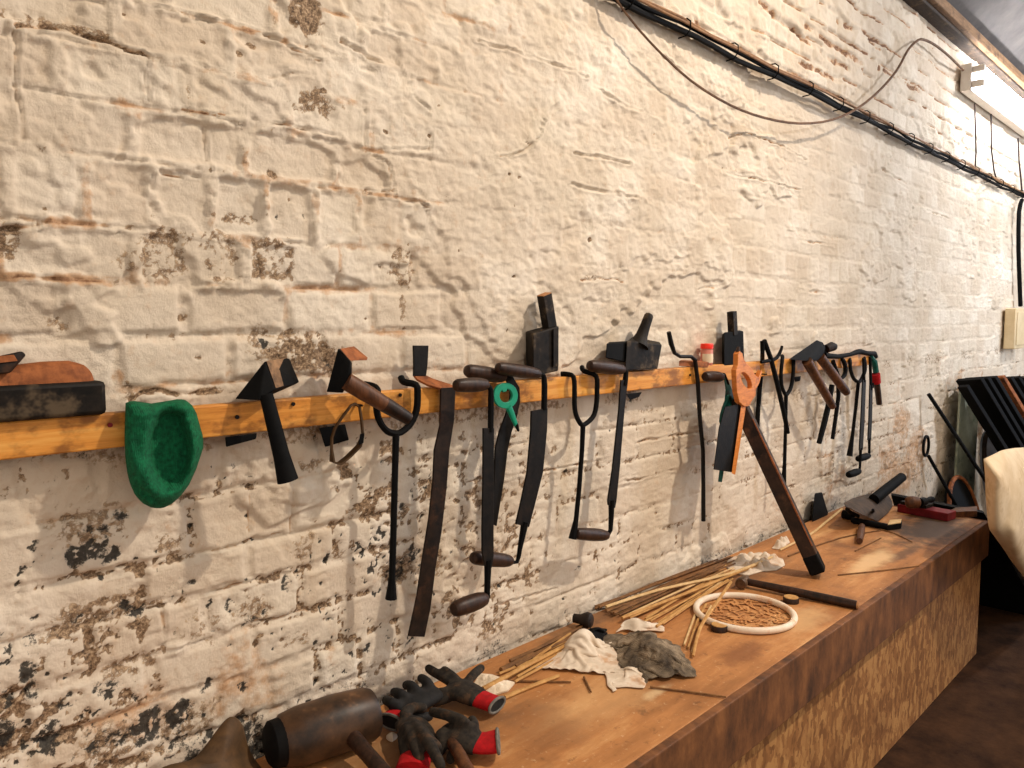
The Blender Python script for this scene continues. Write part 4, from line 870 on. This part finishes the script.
# --- rags: cloth let fall in folds (small constraint solve)
def crumple(corners, nx=46, ny=38, excess=1.5, seed=1, steps=90, lift=.03, z0=BT + .003, humps=()):
    rs = np.random.RandomState(seed); U, V = np.meshgrid(np.linspace(0, 1, nx), np.linspace(0, 1, ny))
    c = [np.array([B(x, y, BT).x, B(x, y, BT).y]) for x, y in corners]
    X0 = ((1 - U) * (1 - V))[..., None] * c[0] + (U * (1 - V))[..., None] * c[1] + (U * V)[..., None] * c[2] + ((1 - U) * V)[..., None] * c[3]
    p = np.zeros((ny, nx, 3)); p[..., :2] = X0
    wob = np.stack([fbm(U * 3.2 + k * 7, V * 3.2, seed + 50 + k, 3) - .5 for k in range(2)], -1); p[..., :2] += wob * .06
    p[..., 2] = z0 + lift * (.2 + 1.6 * np.abs(fbm(U * 4, V * 4, seed + 60, 3) - .45)) 
    FZ = z0 + sum(a * np.exp(-((U - u) / s) ** 2 - ((V - v) / s) ** 2) for u, v, s, a in humps) + 0 * U; p[..., 2] += FZ - z0
    pairs = []
    for dy, dx, st in ((0, 1, 1.0), (1, 0, 1.0), (1, 1, .5), (1, -1, .5), (0, 2, .25), (2, 0, .25)):
        ys0, ys1 = slice(0, ny - dy), slice(dy, ny); xs0, xs1 = (slice(0, nx - dx), slice(dx, nx)) if dx >= 0 else (slice(-dx, nx), slice(0, nx + dx))
        L = np.linalg.norm(X0[ys1, xs1] - X0[ys0, xs0], axis=-1) * excess; pairs.append(((ys0, xs0), (ys1, xs1), L, st))
    vel = np.zeros_like(p); cnt = np.zeros((ny, nx, 1))
    for it in range(steps):
        old = p.copy(); vel[..., 2] -= .0006; p += vel
        for k in range(10):
            acc = np.zeros_like(p); cnt[:] = 0
            for a, b, L, st in pairs:
                d_ = p[b] - p[a]; ln = np.linalg.norm(d_, axis=-1, keepdims=True) + 1e-9; corr = .5 * st * (1 - L[..., None] / ln) * d_
                acc[a] += corr; acc[b] -= corr; cnt[a] += st; cnt[b] += st
            p += 1.3 * acc / np.maximum(cnt, 1)
            lowm = p[..., 2] < FZ; p[..., 2] = np.maximum(p[..., 2], FZ); p[lowm, :2] = old[lowm, :2]
        vel = (p - old) * .80; lowm = p[..., 2] <= FZ + 1e-4; vel[lowm] = 0
    bm = newbm(); vs = [[bm.verts.new(q) for q in r] for r in p]
    for j_ in range(ny - 1):
        for i_ in range(nx - 1): bm.faces.new((vs[j_][i_], vs[j_][i_ + 1], vs[j_ + 1][i_ + 1], vs[j_ + 1][i_]))
    return bm
def clothpost(th):
    def f(o):
        m = o.modifiers.new('smooth', 'SMOOTH'); m.iterations = 2; m.factor = .5
        m = o.modifiers.new('thick', 'SOLIDIFY'); m.thickness = th; m.offset = 1
        m = o.modifiers.new('sub', 'SUBSURF'); m.levels = m.render_levels = 1
    return f
n = NT('grey_checked_cloth'); wv = n.node('ShaderNodeTexWave'); wv.inputs['Scale'].default_value = 75; wv.inputs['Distortion'].default_value = 9; wv.inputs['Detail'].default_value = 3; n.link(n.co, wv.inputs['Vector'])
f = n.noise(16, 5, .65); cc = n.ramp(f, [(.34, srgb((62, 53, 44))), (.5, srgb((122, 106, 86))), (.66, srgb((172, 152, 126)))])
cc = n.mix(n.math('MULTIPLY', n.step(wv.outputs['Fac'], .55, .8), .4), cc, srgb((52, 42, 34))); n.bump(wv.outputs['Fac'], .5, .003); M['grey_cloth'] = n.out(cc, .95)
for lab, mat, cn, kw in (('cream crumpled cleaning rag lying over the canes on the bench', 'white_cloth', [(534, 672), (560, 650), (612, 638), (614, 674)], dict(seed=3, excess=1.45, humps=((.72, .45, .22, .055), (.4, .5, .25, .025)))),
                     ('small white rag corner folded flat in front of the grey checked cloth', 'white_cloth', [(605, 690), (607, 672), (640, 670), (642, 688)], dict(seed=5, nx=26, ny=22, excess=1.35, lift=.012, humps=((.7, .7, .3, .015),))),
                     ('white rag edge showing behind the grey cloth', 'white_cloth', [(616, 634), (626, 627), (656, 625), (662, 634)], dict(seed=8, nx=30, ny=16, excess=1.4, lift=.03, humps=((.5, .4, .4, .03),)))):
    t = Thing('cleaning_rag', lab, 'rag'); t.add('cleaning_rag', crumple(cn, **kw), M[mat], angle=180, post=clothpost(.0025)); t.done()
t = Thing('cleaning_cloth', 'grey-brown dirty ribbed cloth bunched up beside the cream rag', 'cloth')
t.add('cleaning_cloth', crumple([(636, 684), (600, 636), (672, 642), (690, 676)], nx=54, ny=46, excess=1.45, seed=14, humps=((.45, .45, .28, .05), (.75, .6, .25, .03), (.25, .7, .2, .025))), M['grey_cloth'], angle=180, post=clothpost(.0025)); t.done()
t = Thing('black_rag', 'small black greasy rag tucked between the cream rag and the grey cloth', 'rag')
t.add('black_rag', crumple([(584, 646), (586, 632), (606, 632), (608, 646)], nx=22, ny=20, excess=1.45, seed=21, lift=.04, humps=((.5, .5, .35, .03),)), M['iron_black'], angle=180, post=clothpost(.003)); t.done()
t = Thing('iron_ball', 'round dark rusty iron ball by the wall behind the rags', 'iron')
a = B(585, 620, BT + .025)
t.add('iron_ball', lathe(a + Vector((-.012, .035, 0)), a + Vector((.008, -.022, 0)), [(0, .001), (0, .014), (.35, .015), (.5, .02), (.68, .0255), (.9, .024), (1, .016), (1, .001)], n=20), two('round_iron', (24, 17, 13), (52, 37, 27), 30, .6, 0, .4)); t.done()

# --- canes: every cane is a thing of its own
rc = random.Random(11); canes = []
def cane(pts, r, mat, label, z=None, group='split canes strewn along the wall'):
    t = Thing('cane', label, 'cane', group)
    k = len(pts)
    t.add('cane', tube([B(x, y, BT + r + (z[i] if z else .001)) for i, (x, y) in enumerate(pts)], [r * (1 if i < k - 1 else .8) for i in range(k)], n=6, smooth=3 if k > 2 else 0), M[mat]); t.done()
LB = 'split straw-coloured cane in the loose bundle along the foot of the wall'
LD = 'dark brown cane in the loose bundle along the foot of the wall'
GS, GD = 'straw canes in the bundle by the wall', 'dark canes in the bundle by the wall'
lev = 0
for i in range(24):
    f = i / 23
    x0 = 596 + 68 * f + rc.uniform(-10, 10); y0 = 606 + 19 * f + rc.uniform(-1.5, 1.5)
    x1 = 716 + 18 * rc.random() + 6 * f; y1 = 557 + 24 * f + rc.uniform(-1.5, 1.5)
    dk = f < .38 and rc.random() < .8 or rc.random() < .2
    m_ = ((x0 + x1) / 2, (y0 + y1) / 2 + rc.uniform(-1.5, 2))
    cane([(x0, y0), m_, (x1, y1)], rc.uniform(.0028, .0048), 'straw_dark' if dk else rc.choice(['straw', 'straw', 'straw_pale']), LD if dk else LB, [.002 + .004 * (i % 3)] * 3, GD if dk else GS)
for i in range(9):
    f = i / 8
    x0 = 494 + 26 * rc.random(); y0 = 660 + 20 * f + rc.uniform(-2, 2); x1 = 570 + 26 * rc.random(); y1 = 622 + 18 * f
    dk = f < .4
    cane([(x0, y0), ((x0 + x1) / 2, (y0 + y1) / 2 + rc.uniform(-1, 1)), (x1, y1)], rc.uniform(.003, .005), 'straw_dark' if dk else 'straw', 'dark brown cane lying between the gloves and the rags' if dk else 'straw-coloured cane lying between the gloves and the rags', [.002 + .004 * (i % 2)] * 3, 'dark canes near the gloves' if dk else 'straw canes near the gloves')
cane([(606, 607), (659, 590), (729, 574), (772, 557)], .0055, 'straw_pale', 'long pale curved cane lying across the top of the bundle toward the white lumps', [.012, .016, .018, .02])
cane([(622, 618), (700, 588), (768, 560)], .0055, 'straw', 'long straw cane crossing the bundle just below the pale curved one', [.012, .014, .014])
cane([(731, 582), (715, 605), (700, 628), (693, 656)], .0055, 'straw', 'bent cane lying across the white hoop', [.012, .028, .020, .002])
cane([(700, 602), (693, 620), (684, 645)], .004, 'straw_pale', 'short pale cane fanning out left of the hoop, leftmost of its three')
cane([(706, 604), (697, 622), (688, 648)], .004, 'straw', 'short straw cane fanning out left of the hoop, middle of its three')
cane([(711, 606), (701, 626), (692, 652)], .004, 'straw_pale', 'short pale cane fanning out left of the hoop, rightmost of its three')
cane([(483, 689), (530, 664), (584, 636)], .0065, 'straw', 'thick straw cane running from the paper scrap to the black rag', [.006, .012, .014])
cane([(501, 670), (534, 654)], .008, 'straw_dark', 'short thick brown cane end near the wall behind the paper scrap')
cane([(505, 697.5), (532, 686), (559, 676)], .0055, 'straw', 'cane lying from the red glove cuff toward the cream rag')
cane([(507, 681), (571, 682)], .003, 'straw_dark', 'thin brown twig lying level in front of the cream rag')
cane([(584, 677), (591, 692)], .003, 'straw_dark', 'tiny twig pointing toward the viewer below the cream rag')
cane([(650, 687), (690, 692), (726, 697)], .0028, 'straw_dark', 'thin twig lying from the grey cloth to the bench edge')
cane([(842, 509), (826, 522), (811, 534), (780, 550)], .0055, 'straw_pale', 'pale cane behind the foot of the leaning beam')
cane([(788, 556), (840, 538), (882, 530)], .003, 'straw_dark', 'thin dark twig right of the leaning beam toward the tool heap')
cane([(855, 551), (881, 538)], .0026, 'straw_dark', 'short dark twig lying in front of the tool heap')
cane([(838, 575), (878, 571), (919, 566)], .0026, 'straw_dark', 'thin dark twig lying near the bench edge right of the beam')
cane([(880, 529), (896, 534), (912, 542)], .0026, 'straw_dark', 'thin curved twig lying right of the tool heap')

# --- white lumps by the bundle
def lumps(name, label, cat, spots, mat, voxel=.004):
    t = Thing(name, label, cat); bm = newbm()
    for x, y, z, r in spots:
        v = bmesh.ops.create_icosphere(bm, subdivisions=2, radius=r)['verts']; p = B(x, y, BT + z)
        for q in v: q.co = q.co * (1 + .5 * (rc.random() - .5)) + p
    t.add(name, bm, M[mat], post=remesh(voxel, 2)); return t.done()
for lab, ol, ctr in (('fluffy white lumpy tuft beside the hammer head on the bench', [(725, 567), (728, 561), (735, 557), (748, 555), (760, 553), (772, 556), (783, 560), (785, 566), (776, 571), (762, 572), (748, 576), (734, 574)], (755, 565)),
                     ('small white tuft by the wall behind the leaning beam', [(772, 549), (775, 545), (781, 542), (788, 540), (790, 543), (785, 547), (778, 550)], (781, 546))):
    t = Thing('fleece_tuft', lab, 'fleece')
    cs = []
    for _ in range(26 if len(ol) > 8 else 8):
        th = rc.uniform(0, 2 * PI); q = ol[int(rc.random() * len(ol))]; k = .75 * math.sqrt(rc.random()); w_ = B(ctr[0] + (q[0] - ctr[0]) * k, ctr[1] + (q[1] - ctr[1]) * k, BT); cs.append((w_.x, w_.y, rc.uniform(.010, .017), rc.uniform(.012, .026)))
    def lump(u, x, y, cs=cs):
        p = B(x, y, BT); return .003 + (1 - u ** 6) * max(hh * math.exp(-(((p.x - a) ** 2 + (p.y - b) ** 2) / s ** 2) ** 1.4) for a, b, s, hh in cs) + (1 - u ** 4) * .007
    t.add('fleece_tuft', heap(ol, ctr, lump, n=120, m=34), M['white_cloth'], angle=180); t.done()


# --- hoop, shavings, discs, hammer
c = B(744.5, 612, BT + .011)
t = Thing('white_hoop', 'white hoop lying flat on the bench with wood chips inside', 'hoop')
t.add('white_hoop', hoop(c, .152, .0105), M['white_plastic']); t.done()
t = Thing('wood_shavings', 'orange wood shavings scattered inside the white hoop', 'shavings', kind='stuff')
bm = newbm()
for i in range(170):
    a = rc.uniform(0, 2 * PI); q = .132 * math.sqrt(rc.random()); p = Vector((c.x + math.cos(a) * q, c.y + math.sin(a) * q, BT + .0025 + .002 * rc.random()))
    d1 = Vector((math.cos(a * 7 + i), math.sin(a * 7 + i), rc.uniform(-.06, .06))) * rc.uniform(.008, .024); d2 = Vector((-d1.y, d1.x, 0)).normalized() * rc.uniform(.002, .005)
    vs = [bm.verts.new(p + s1 * d1 + s2 * d2 + Vector((0, 0, h))) for h in (0, .001) for s1, s2 in ((-1, -1), (1, -1), (1, 1), (-1, 1))]
    for q in ((0, 1, 2, 3), (7, 6, 5, 4), (0, 4, 5, 1), (1, 5, 6, 2), (2, 6, 7, 3), (3, 7, 4, 0)): bm.faces.new([vs[k] for k in q])
t.add('wood_shavings', bm, two('orange_wood_chips', (172, 112, 62), (216, 160, 100), 26, .8, 0, .3, c=(140, 88, 50)), smooth=False); t.done()
for lab, x, y, r in (('small round wooden disc on the bench in front of the white hoop', 719, 630, .026), ('small wooden disc on the bench beside the hammer handle', 791, 602, .026)):
    p = B(x, y, BT + .0005); t = Thing('wooden_disc', lab, 'disc', 'small wooden discs')
    t.add('body', lathe(p, p + UPV * .017, [(0, r * .02), (0, r), (.9, r), (1, r * .96), (1, r * .02)], n=24), M['handle'])
    t.add('top_face', lathe(p + UPV * .0171, p + UPV * .0185, [(0, r * .02), (0, r * .9), (1, r * .88), (1, r * .02)], n=24), M['straw'], label='pale sawn top'); t.done()
t = Thing('hammer', 'long-handled hammer lying flat across the bench right of the hoop', 'hammer', 'hammers on the bench')
hc = B(744, 581, BT + .021); e = B(857, 605, BT + .014); hd_ = (e - hc).normalized(); side = Vector((-hd_.y, hd_.x, 0)).normalized()
if side.x > 0: side = -side
t.add('head', lathe(hc + side * .040, hc - side * .045, [(0, .001), (0, .018), (.08, .0205), (.22, .0205), (.30, .015), (.42, .018), (.62, .018), (.8, .012), (1, .005), (1, .001)], n=18), two('bright_worn_iron', (70, 52, 38), (120, 92, 68), 40, .45, .3, .3))
t.add('handle', tube([hc - hd_ * .012, hc + hd_ * .03, hc.lerp(e, .4), hc.lerp(e, .8), e], [.012, .0125, .0145, .015, .0145], n=14), M['handle'])
t.add('handle_cap', lathe(e, e + hd_ * .008, [(0, .014), (.6, .013), (1, .006)], n=14), M['endgrain_and_lit_end'], label='pale handle end'); t.done()

# --- things at the far end of the bench
t = Thing('iron_wedge', 'black tapered iron wedge standing upright against the wall on the bench', 'wedge')
z0 = BT + .001; p = B(822, 524, z0)
t.add('iron_wedge', hull([P(812, 523, .05), P(829, 520, .05), P(822, 493, .035), P(814.5, 494, .035), P(812, 519, .02), P(829, 516, .02), P(822, 492, .02), P(815, 493, .02)]), M['iron_black'], bevel=.003); t.done()
t = Thing('sledge_hammer', 'heavy hammer on the tool heap, flat brown head, dark handle raised to the right', 'hammer', 'hammers on the bench')
def fl(*a): q = P(*a); q.z = max(q.z, BT + .004); return q
t.add('head', hull([fl(843, 503, .20), fl(852, 498, .16), fl(870, 493, .13), fl(888, 494, .16), fl(893, 507, .22), fl(889, 517, .25), fl(878, 522, .28), fl(859, 513, .27), fl(850, 508, .24), fl(845, 507, .22), fl(880, 524, .24), fl(892, 513, .18)]), two('brown_flat_iron', (48, 36, 26), (84, 64, 46), 22, .7, 0, .4), bevel=.004)
a, b = P(874, 499.5, .205), P(902, 477, .235)
t.add('handle', tube([a, a.lerp(b, .5), b], [mp(a, 5.4), mp(a, 5.2), mp(a, 4.8)], n=14), M['iron_black'])
t.add('handle_end', lathe(b, b + (b - a).normalized() * .004, [(0, mp(a, 4.7)), (1, mp(a, 3.8))], n=14), M['iron_rust'], label='worn brown end'); t.done()
for lab, pts, r, mat in (('short dark iron stub under the left side of the heavy hammer', [(843, 514, .02), (853, 516, .02)], .022, 'iron_black'),
                    ('black iron punch lying crosswise under the heavy hammer head', [(852, 520, .016), (888, 527, .016)], .015, 'iron_black'),
                    ('black iron stub poking up behind the heavy hammer on the left', [(858, 516, .02), (850, 512, .07), (847, 509, .10)], .009, 'iron_black'),
                    ('little dark rod poking up behind the heavy hammer', [(874, 512, .02), (873, 510, .085)], .007, 'iron_black')):
    t = Thing('iron_stub', lab, 'iron'); t.add('iron_stub', btube(pts, r, n=10), M[mat], bevel=.002); t.done()
t = Thing('file_handle', 'brown wooden file handle pointing at the viewer in front of the heavy hammer', 'handle')
t.add('file_handle', btube([(862, 526, .016), (861, 533, .016), (859.5, 541, .016)], [.013, .016, .013], n=12), M['handle_brown']); t.done()
t = Thing('oil_stone', 'small dark block with pale top lying right of the file handle', 'block')
p = [B(887, 531, BT), B(901, 529, BT), B(902, 525, BT), B(889, 526, BT)]
t.add('body', hull([q + UPV * h for q in p for h in (.001, .026)]), M['iron_black'], bevel=.002, smooth=False)
t.add('top', hull([q.lerp(sum(p, Vector()) / 4, .08) + UPV * h for q in p for h in (.0262, .030)]), M['straw_pale'], bevel=.001, smooth=False, label='pale worn top'); t.done()
t = Thing('red_toolbox', 'long low dark-red metal tray lying at the far end of the bench', 'tray')
q0, q1 = B(897, 512, BT), B(943, 521, BT); dd = (q1 - q0).normalized(); nn = Vector((-dd.y, dd.x, 0));  nn = nn if nn.x > 0 else -nn
t.add('tray_body', hull([q + nn * s + UPV * h for q in (q0, q1 + dd * .02) for s in (0, .09) for h in (.001, .040)]), M['redbox'], bevel=.003, smooth=False)
t.add('lid', hull([q + nn * s + UPV * h for q in (q0 + dd * .01, q0.lerp(q1, .62)) for s in (.006, .085) for h in (.041, .056)]), M['iron'], bevel=.002, smooth=False, label='dark flat lid'); t.done()
t = Thing('wooden_mallet', 'small brown turned mallet with dark grip lying on the red tray', 'mallet')
a, b = B(906, 502, BT + .078), B(920, 502.5, BT + .078); dr = (b - a).normalized()
t.add('head', lathe(a, b, [(0, .001), (0, .02), (.12, .027), (.5, .030), (.9, .026), (1, .018), (1, .001)], n=18), M['handle_brown'])
t.add('grip', lathe(b - dr * .002, B(933, 499, BT + .080), [(0, .001), (0, .022), (.35, .020), (.55, .011), (.85, .016), (1, .012), (1, .001)], n=14), M['iron_black'], label='black grip'); t.done()
t = Thing('wood_block', 'flat brown wood wedge at the far corner of the bench', 'block')
p = [B(946, 518, BT), B(977, 517, BT), B(977, 512, BT), B(955, 510, BT)]
t.add('wood_block', hull([q + UPV * h for q in p[:3] for h in (.001, .03)] + [p[3] + UPV * .001, p[3] + UPV * .012]), M['handle_brown'], bevel=.002, smooth=False); t.done()
# ================================================================== BEYOND THE BENCH
def floorhit(px, py, yy):                      # where the line of sight in the vertical plane y=yy is; helper for leaning things
    r = ray(px, py); t = yy / r[1]; return Vector((r[0] * t, yy, r[2] * t + EYE))
def lean(label, top, bottom, r, name='iron_rod', cat='rod', mat='iron_black', ring=None, group=None):
    t = Thing(name, label, cat, group)
    t.add('rod', tube([bottom, top], r, n=8), M[mat])
    if ring: t.add('eye', ring, M[mat])
    return t.done()
tp = P(928.5, 456, .03); bt = Vector((tp.x + .62, 1.33, 0.012))
c = P(926, 446, .03); rg = []
for i in range(20):
    a = 2 * PI * i / 20; rg.append(c + Vector((math.cos(a) * .052, 0, math.sin(a) * .062)))
t = Thing('iron_rod', 'black iron rod with a ring eye leaning on the wall past the bench', 'rod')
t.add('rod', tube([bt, tp], .011, n=8), M['iron_black']); t.add('eye', tube(rg, .009, n=8, closed=True), M['iron_black'], label='ring eye'); t.done()
tp = P(928.5, 394, .03); bt = Vector((tp.x + .62, 0.98, 0.012))
t = Thing('iron_rod', 'long plain black iron rod leaning on the wall above the ring-eyed rod', 'rod')
t.add('iron_rod', tube([bt, tp], .012, n=8), M['iron_black']); t.done()
# grey-green trough
t = Thing('metal_trough', 'tall pale grey-green metal trough standing against the wall beyond the bench', 'trough')
x0, x1 = P(955, 420, .06).x, P(974, 420, .06).x; zt = P(966, 386, .03).z
bm = newbm(); cols = []
for i in range(9):
    f = i / 8; X_ = x0 + (x1 - x0) * f; yy = WALL - .03 - .05 * abs(2 * f - 1) ** 1.5
    cols.append([bm.verts.new((X_ + sx, yy + sy, z)) for sx, sy, z in ((0, 0, .002), (0, .012, .002), (0.03, .012, zt), (0.03, 0, zt))])
for a, b in zip(cols, cols[1:]):
    for k in range(4): bm.faces.new((a[k], a[(k + 1) % 4], b[(k + 1) % 4], b[k]))
bm.faces.new(cols[0]); bm.faces.new(cols[-1][::-1])
t.add('metal_trough', bm, two('grey_green_metal', (132, 140, 124), (176, 182, 164), 7, .5, 0, .2, c=(96, 112, 96))); t.done()
# leaning bars
tops = [(963, 386), (969, 379), (976, 378), (984, 377.5), (992, 377), (1000, 378), (1008, 377.5), (1015, 377.5), (1023, 377)]
ord_ = ['leftmost', 'second from the left', 'third from the left', 'fourth from the left', 'fifth from the left', 'sixth from the left', 'fourth from the right', 'second from the right', 'rightmost']
ord_[6] = 'third from the right'
for i, (x, y) in enumerate(tops):
    a = P(x, y, .12); b = Vector((a.x + .70, .93, .02)); t = Thing('flat_bar', 'dark flat bar leaning in a row on the far wall, ' + ord_[i], 'bar', 'flat bars leaning in a row')
    d = (b - a).normalized()
    t.add('flat_bar', beambox(b, a, .03, .185 if i else .07, Vector((.35, 1, 0))), M['rust'] if i == 4 else M['iron'] if i == 7 else M['iron_black'], bevel=.004, smooth=False)
    t.done()
# wheels
def disc(label, cx, cy, rx, rz, off, mat, rim):
    t = Thing('iron_disc', label, 'disc'); c = P(cx, cy, off); n_ = Vector((-.15, -1, .25)).normalized()
    u = Vector((1, -.15, 0)).normalized(); v = n_.cross(u).normalized(); v = v if v.z > 0 else -v
    bm = newbm(); N = 36
    A = [bm.verts.new(c + u * math.cos(2 * PI * i / N) * rx + v * math.sin(2 * PI * i / N) * rz) for i in range(N)]; Bk = [bm.verts.new(q.co - n_ * .03) for q in A]
    bm.faces.new(A); bm.faces.new(Bk[::-1])
    for i in range(N): bm.faces.new((A[i], Bk[i], Bk[(i + 1) % N], A[(i + 1) % N]))
    t.add('plate', bm, mat)
    t.add('rim', tube([c + u * math.cos(2 * PI * i / N) * rx + v * math.sin(2 * PI * i / N) * rz for i in range(N)], .014, n=8, closed=True), rim, label='raised rim'); return t.done()
disc('dark round iron plate with brown rim standing past the far bench corner', 966, 522, .20, .30, .16, M['iron_black'], M['rust'])
disc('tall rounded blue-grey metal plate standing behind the cream canvas', 1003, 486, .23, .40, .26, two('blue_grey_metal', (112, 116, 128), (150, 154, 164), 10, .45, .1, .15), M['iron_rust'])
# canvas
t = Thing('canvas_sheet', 'cream canvas sheet draped at the right edge past the bench end', 'canvas')
outl = [(983.5, 459), (992, 455), (1002, 450), (1014, 448), (1030, 447), (1060, 444), (1085, 455), (1092, 520), (1092, 552), (1084, 566), (1066, 586), (1050, 597), (1036, 591), (1024, 577), (1012, 562), (1002, 547), (994, 536), (989, 529), (987, 515), (985.5, 495), (985, 475)]
def canp(u, x, y): return .78 + (1 - u ** 4) * (.07 + .006 * math.sin(x * .22 + y * .03) + .006 * g2(x, y, 1012, 535, 6, 50) + .012 * nz(x, y, .03, 71)) 
t.add('canvas_sheet', pillow(outl, (1036, 530), canp, lambda x, y: .74, n=90, m=24), M['canvas'], angle=180); t.done()
# dark board below the canvas
t = Thing('dark_board', 'dark board leaning in shadow between the bench end and the canvas', 'board')
t.add('dark_board', hull([Vector(q) for q in ((4.34, 1.42, .66), (4.40, 1.44, .66), (4.34, .98, .64), (4.40, 1.0, .64), (4.85, 1.42, .002), (4.98, 1.44, .002), (4.85, .80, .002), (4.98, .82, .002))]), M['iron_black'], bevel=.004, smooth=False); t.done()

# ================================================================== CABLES AND LAMP
lm = NT('lit_fluorescent_tube'); lm.b.inputs['Emission Color'].default_value = (.94, .95, 1.0, 1); lm.b.inputs['Emission Strength'].default_value = 60; M['lit'] = lm.out(srgb((255, 250, 240)), .4)
t = Thing('strip_light', 'lit twin-tube fluorescent strip light under the beam at top right', 'lamp')
x0 = P(972, 80, .08).x; x1 = x0 + 1.85; zc = P(972, 81, .05).z
t.add('housing', box((x0, WALL - .075, zc - .085), (x1, WALL - .012, zc + .085)), M['enamel'], bevel=.006)
for dz in (.045, -.045):
    for a, b in ((x0 + .01, x0 + .05), (x1 - .05, x1 - .01)):
        t.add('lampholder', box((a, WALL - .145, zc + dz - .02), (b, WALL - .076, zc + dz + .02)), M['enamel'], bevel=.006)
    t.add('tube', lathe(Vector((x0 + .051, WALL - .122, zc + dz)), Vector((x1 - .051, WALL - .122, zc + dz)), [(0, .012), (.004, .019), (.996, .019), (1, .012)], n=16), M['lit'], label='glowing white tube')
t.done()
def run(pts, off): return [P(x, y, off) for x, y in pts]
def line(z, off, wob, seed, x0=1.2, x1=7.45, n=60):
    return [Vector((x0 + (x1 - x0) * i / n, WALL - off + .004 * math.sin(i * 1.3 + seed), z + wob * (fbm(np.array([i * .35]), np.array([seed * 3.1]), seed, 2)[0] - .5))) for i in range(n + 1)]
for i, (lab, z, off, r, mat) in enumerate((('thick black cable, lowest of the cables running along the wall', 2.594, .034, .010, 'black'), ('black cable in the middle of the run along the wall', 2.611, .038, .008, 'black'),
                                         ('dusty tan cable on top of the run along the wall', 2.626, .038, .0055, 'cable_tan'), ('second dusty tan cable lying in front of the black cables', 2.616, .054, .0045, 'cable_tan'))):
    t = Thing('cable', lab, 'cable', 'cables along the wall'); t.add('cable', tube(line(z, off, .022, i + 1), r, n=8), M[mat]); t.done()
for i in range(18):
    X_ = 1.72 + i * .33; t = Thing('cable_clip', 'small dark clip holding the cable run to the brick wall', 'clip', 'cable clips along the run')
    t.add('cable_clip', tube([Vector((X_, WALL - o, z)) for o, z in ((.012, 2.578), (.044, 2.580), (.060, 2.598), (.060, 2.624), (.046, 2.636), (.012, 2.638))], .0028, n=6), M['black']); t.done()
t = Thing('hanging_wire', 'thin brown wire sagging below the cable run and looping up to the lamp', 'wire')
t.add('hanging_wire', wtube([(612, -10, .05), (622, 8, .06), (650, 42, .06), (690, 80, .06), (730, 105, .06), (765, 118, .06), (800, 123.5, .06), (832, 120, .06), (858, 108, .06), (880, 90, .05), (897, 70, .05), (908, 50, .05), (917, 41, .04), (923, 39.5, .04), (935, 45, .05), (950, 57, .05), (963, 70, .03)], 1.25, n=6, smooth=3), two('brown_flex', (86, 60, 40), (124, 90, 62), 30, .6, 0, .1)); t.done()
for lab, pts in (('thin drop wire from the lamp to the cables, leftmost of three', [(974.5, 103), (975.5, 130), (976, 152), (975, 172)]), ('thin drop wire from the lamp to the cables, middle of three', [(991, 114), (991.5, 150), (994, 170), (998, 186)]), ('thin drop wire from the lamp to the cables, rightmost of three', [(1018, 138), (1019, 160), (1021, 180), (1022.5, 198)])):
    t = Thing('drop_wire', lab, 'wire', 'drop wires under the lamp'); t.add('drop_wire', wtube(pts, .8, .025, n=6), M['handle']); t.done()
t = Thing('wall_conduit', 'black cable dropping from the run to the cream box at the right edge', 'cable')
t.add('wall_conduit', wtube([(1022, 200), (1019, 212), (1018.5, 250), (1019.5, 280), (1020.5, 306)], 2.0, .04, n=8, smooth=2), M['black']); t.done()
t = Thing('switch_box', 'cream switch box on the wall at the right edge', 'box')
a, b = P(1016.5, 308, .09), P(1016.5, 349, .09)
t.add('case', box((a.x, WALL - .09, b.z), (a.x + .42, WALL - .012, a.z)), M['cream_box'], bevel=.008)
t.add('cover', box((a.x + .03, WALL - .098, b.z + .03), (a.x + .39, WALL - .091, a.z - .03)), M['cream_box'], bevel=.004); t.done()
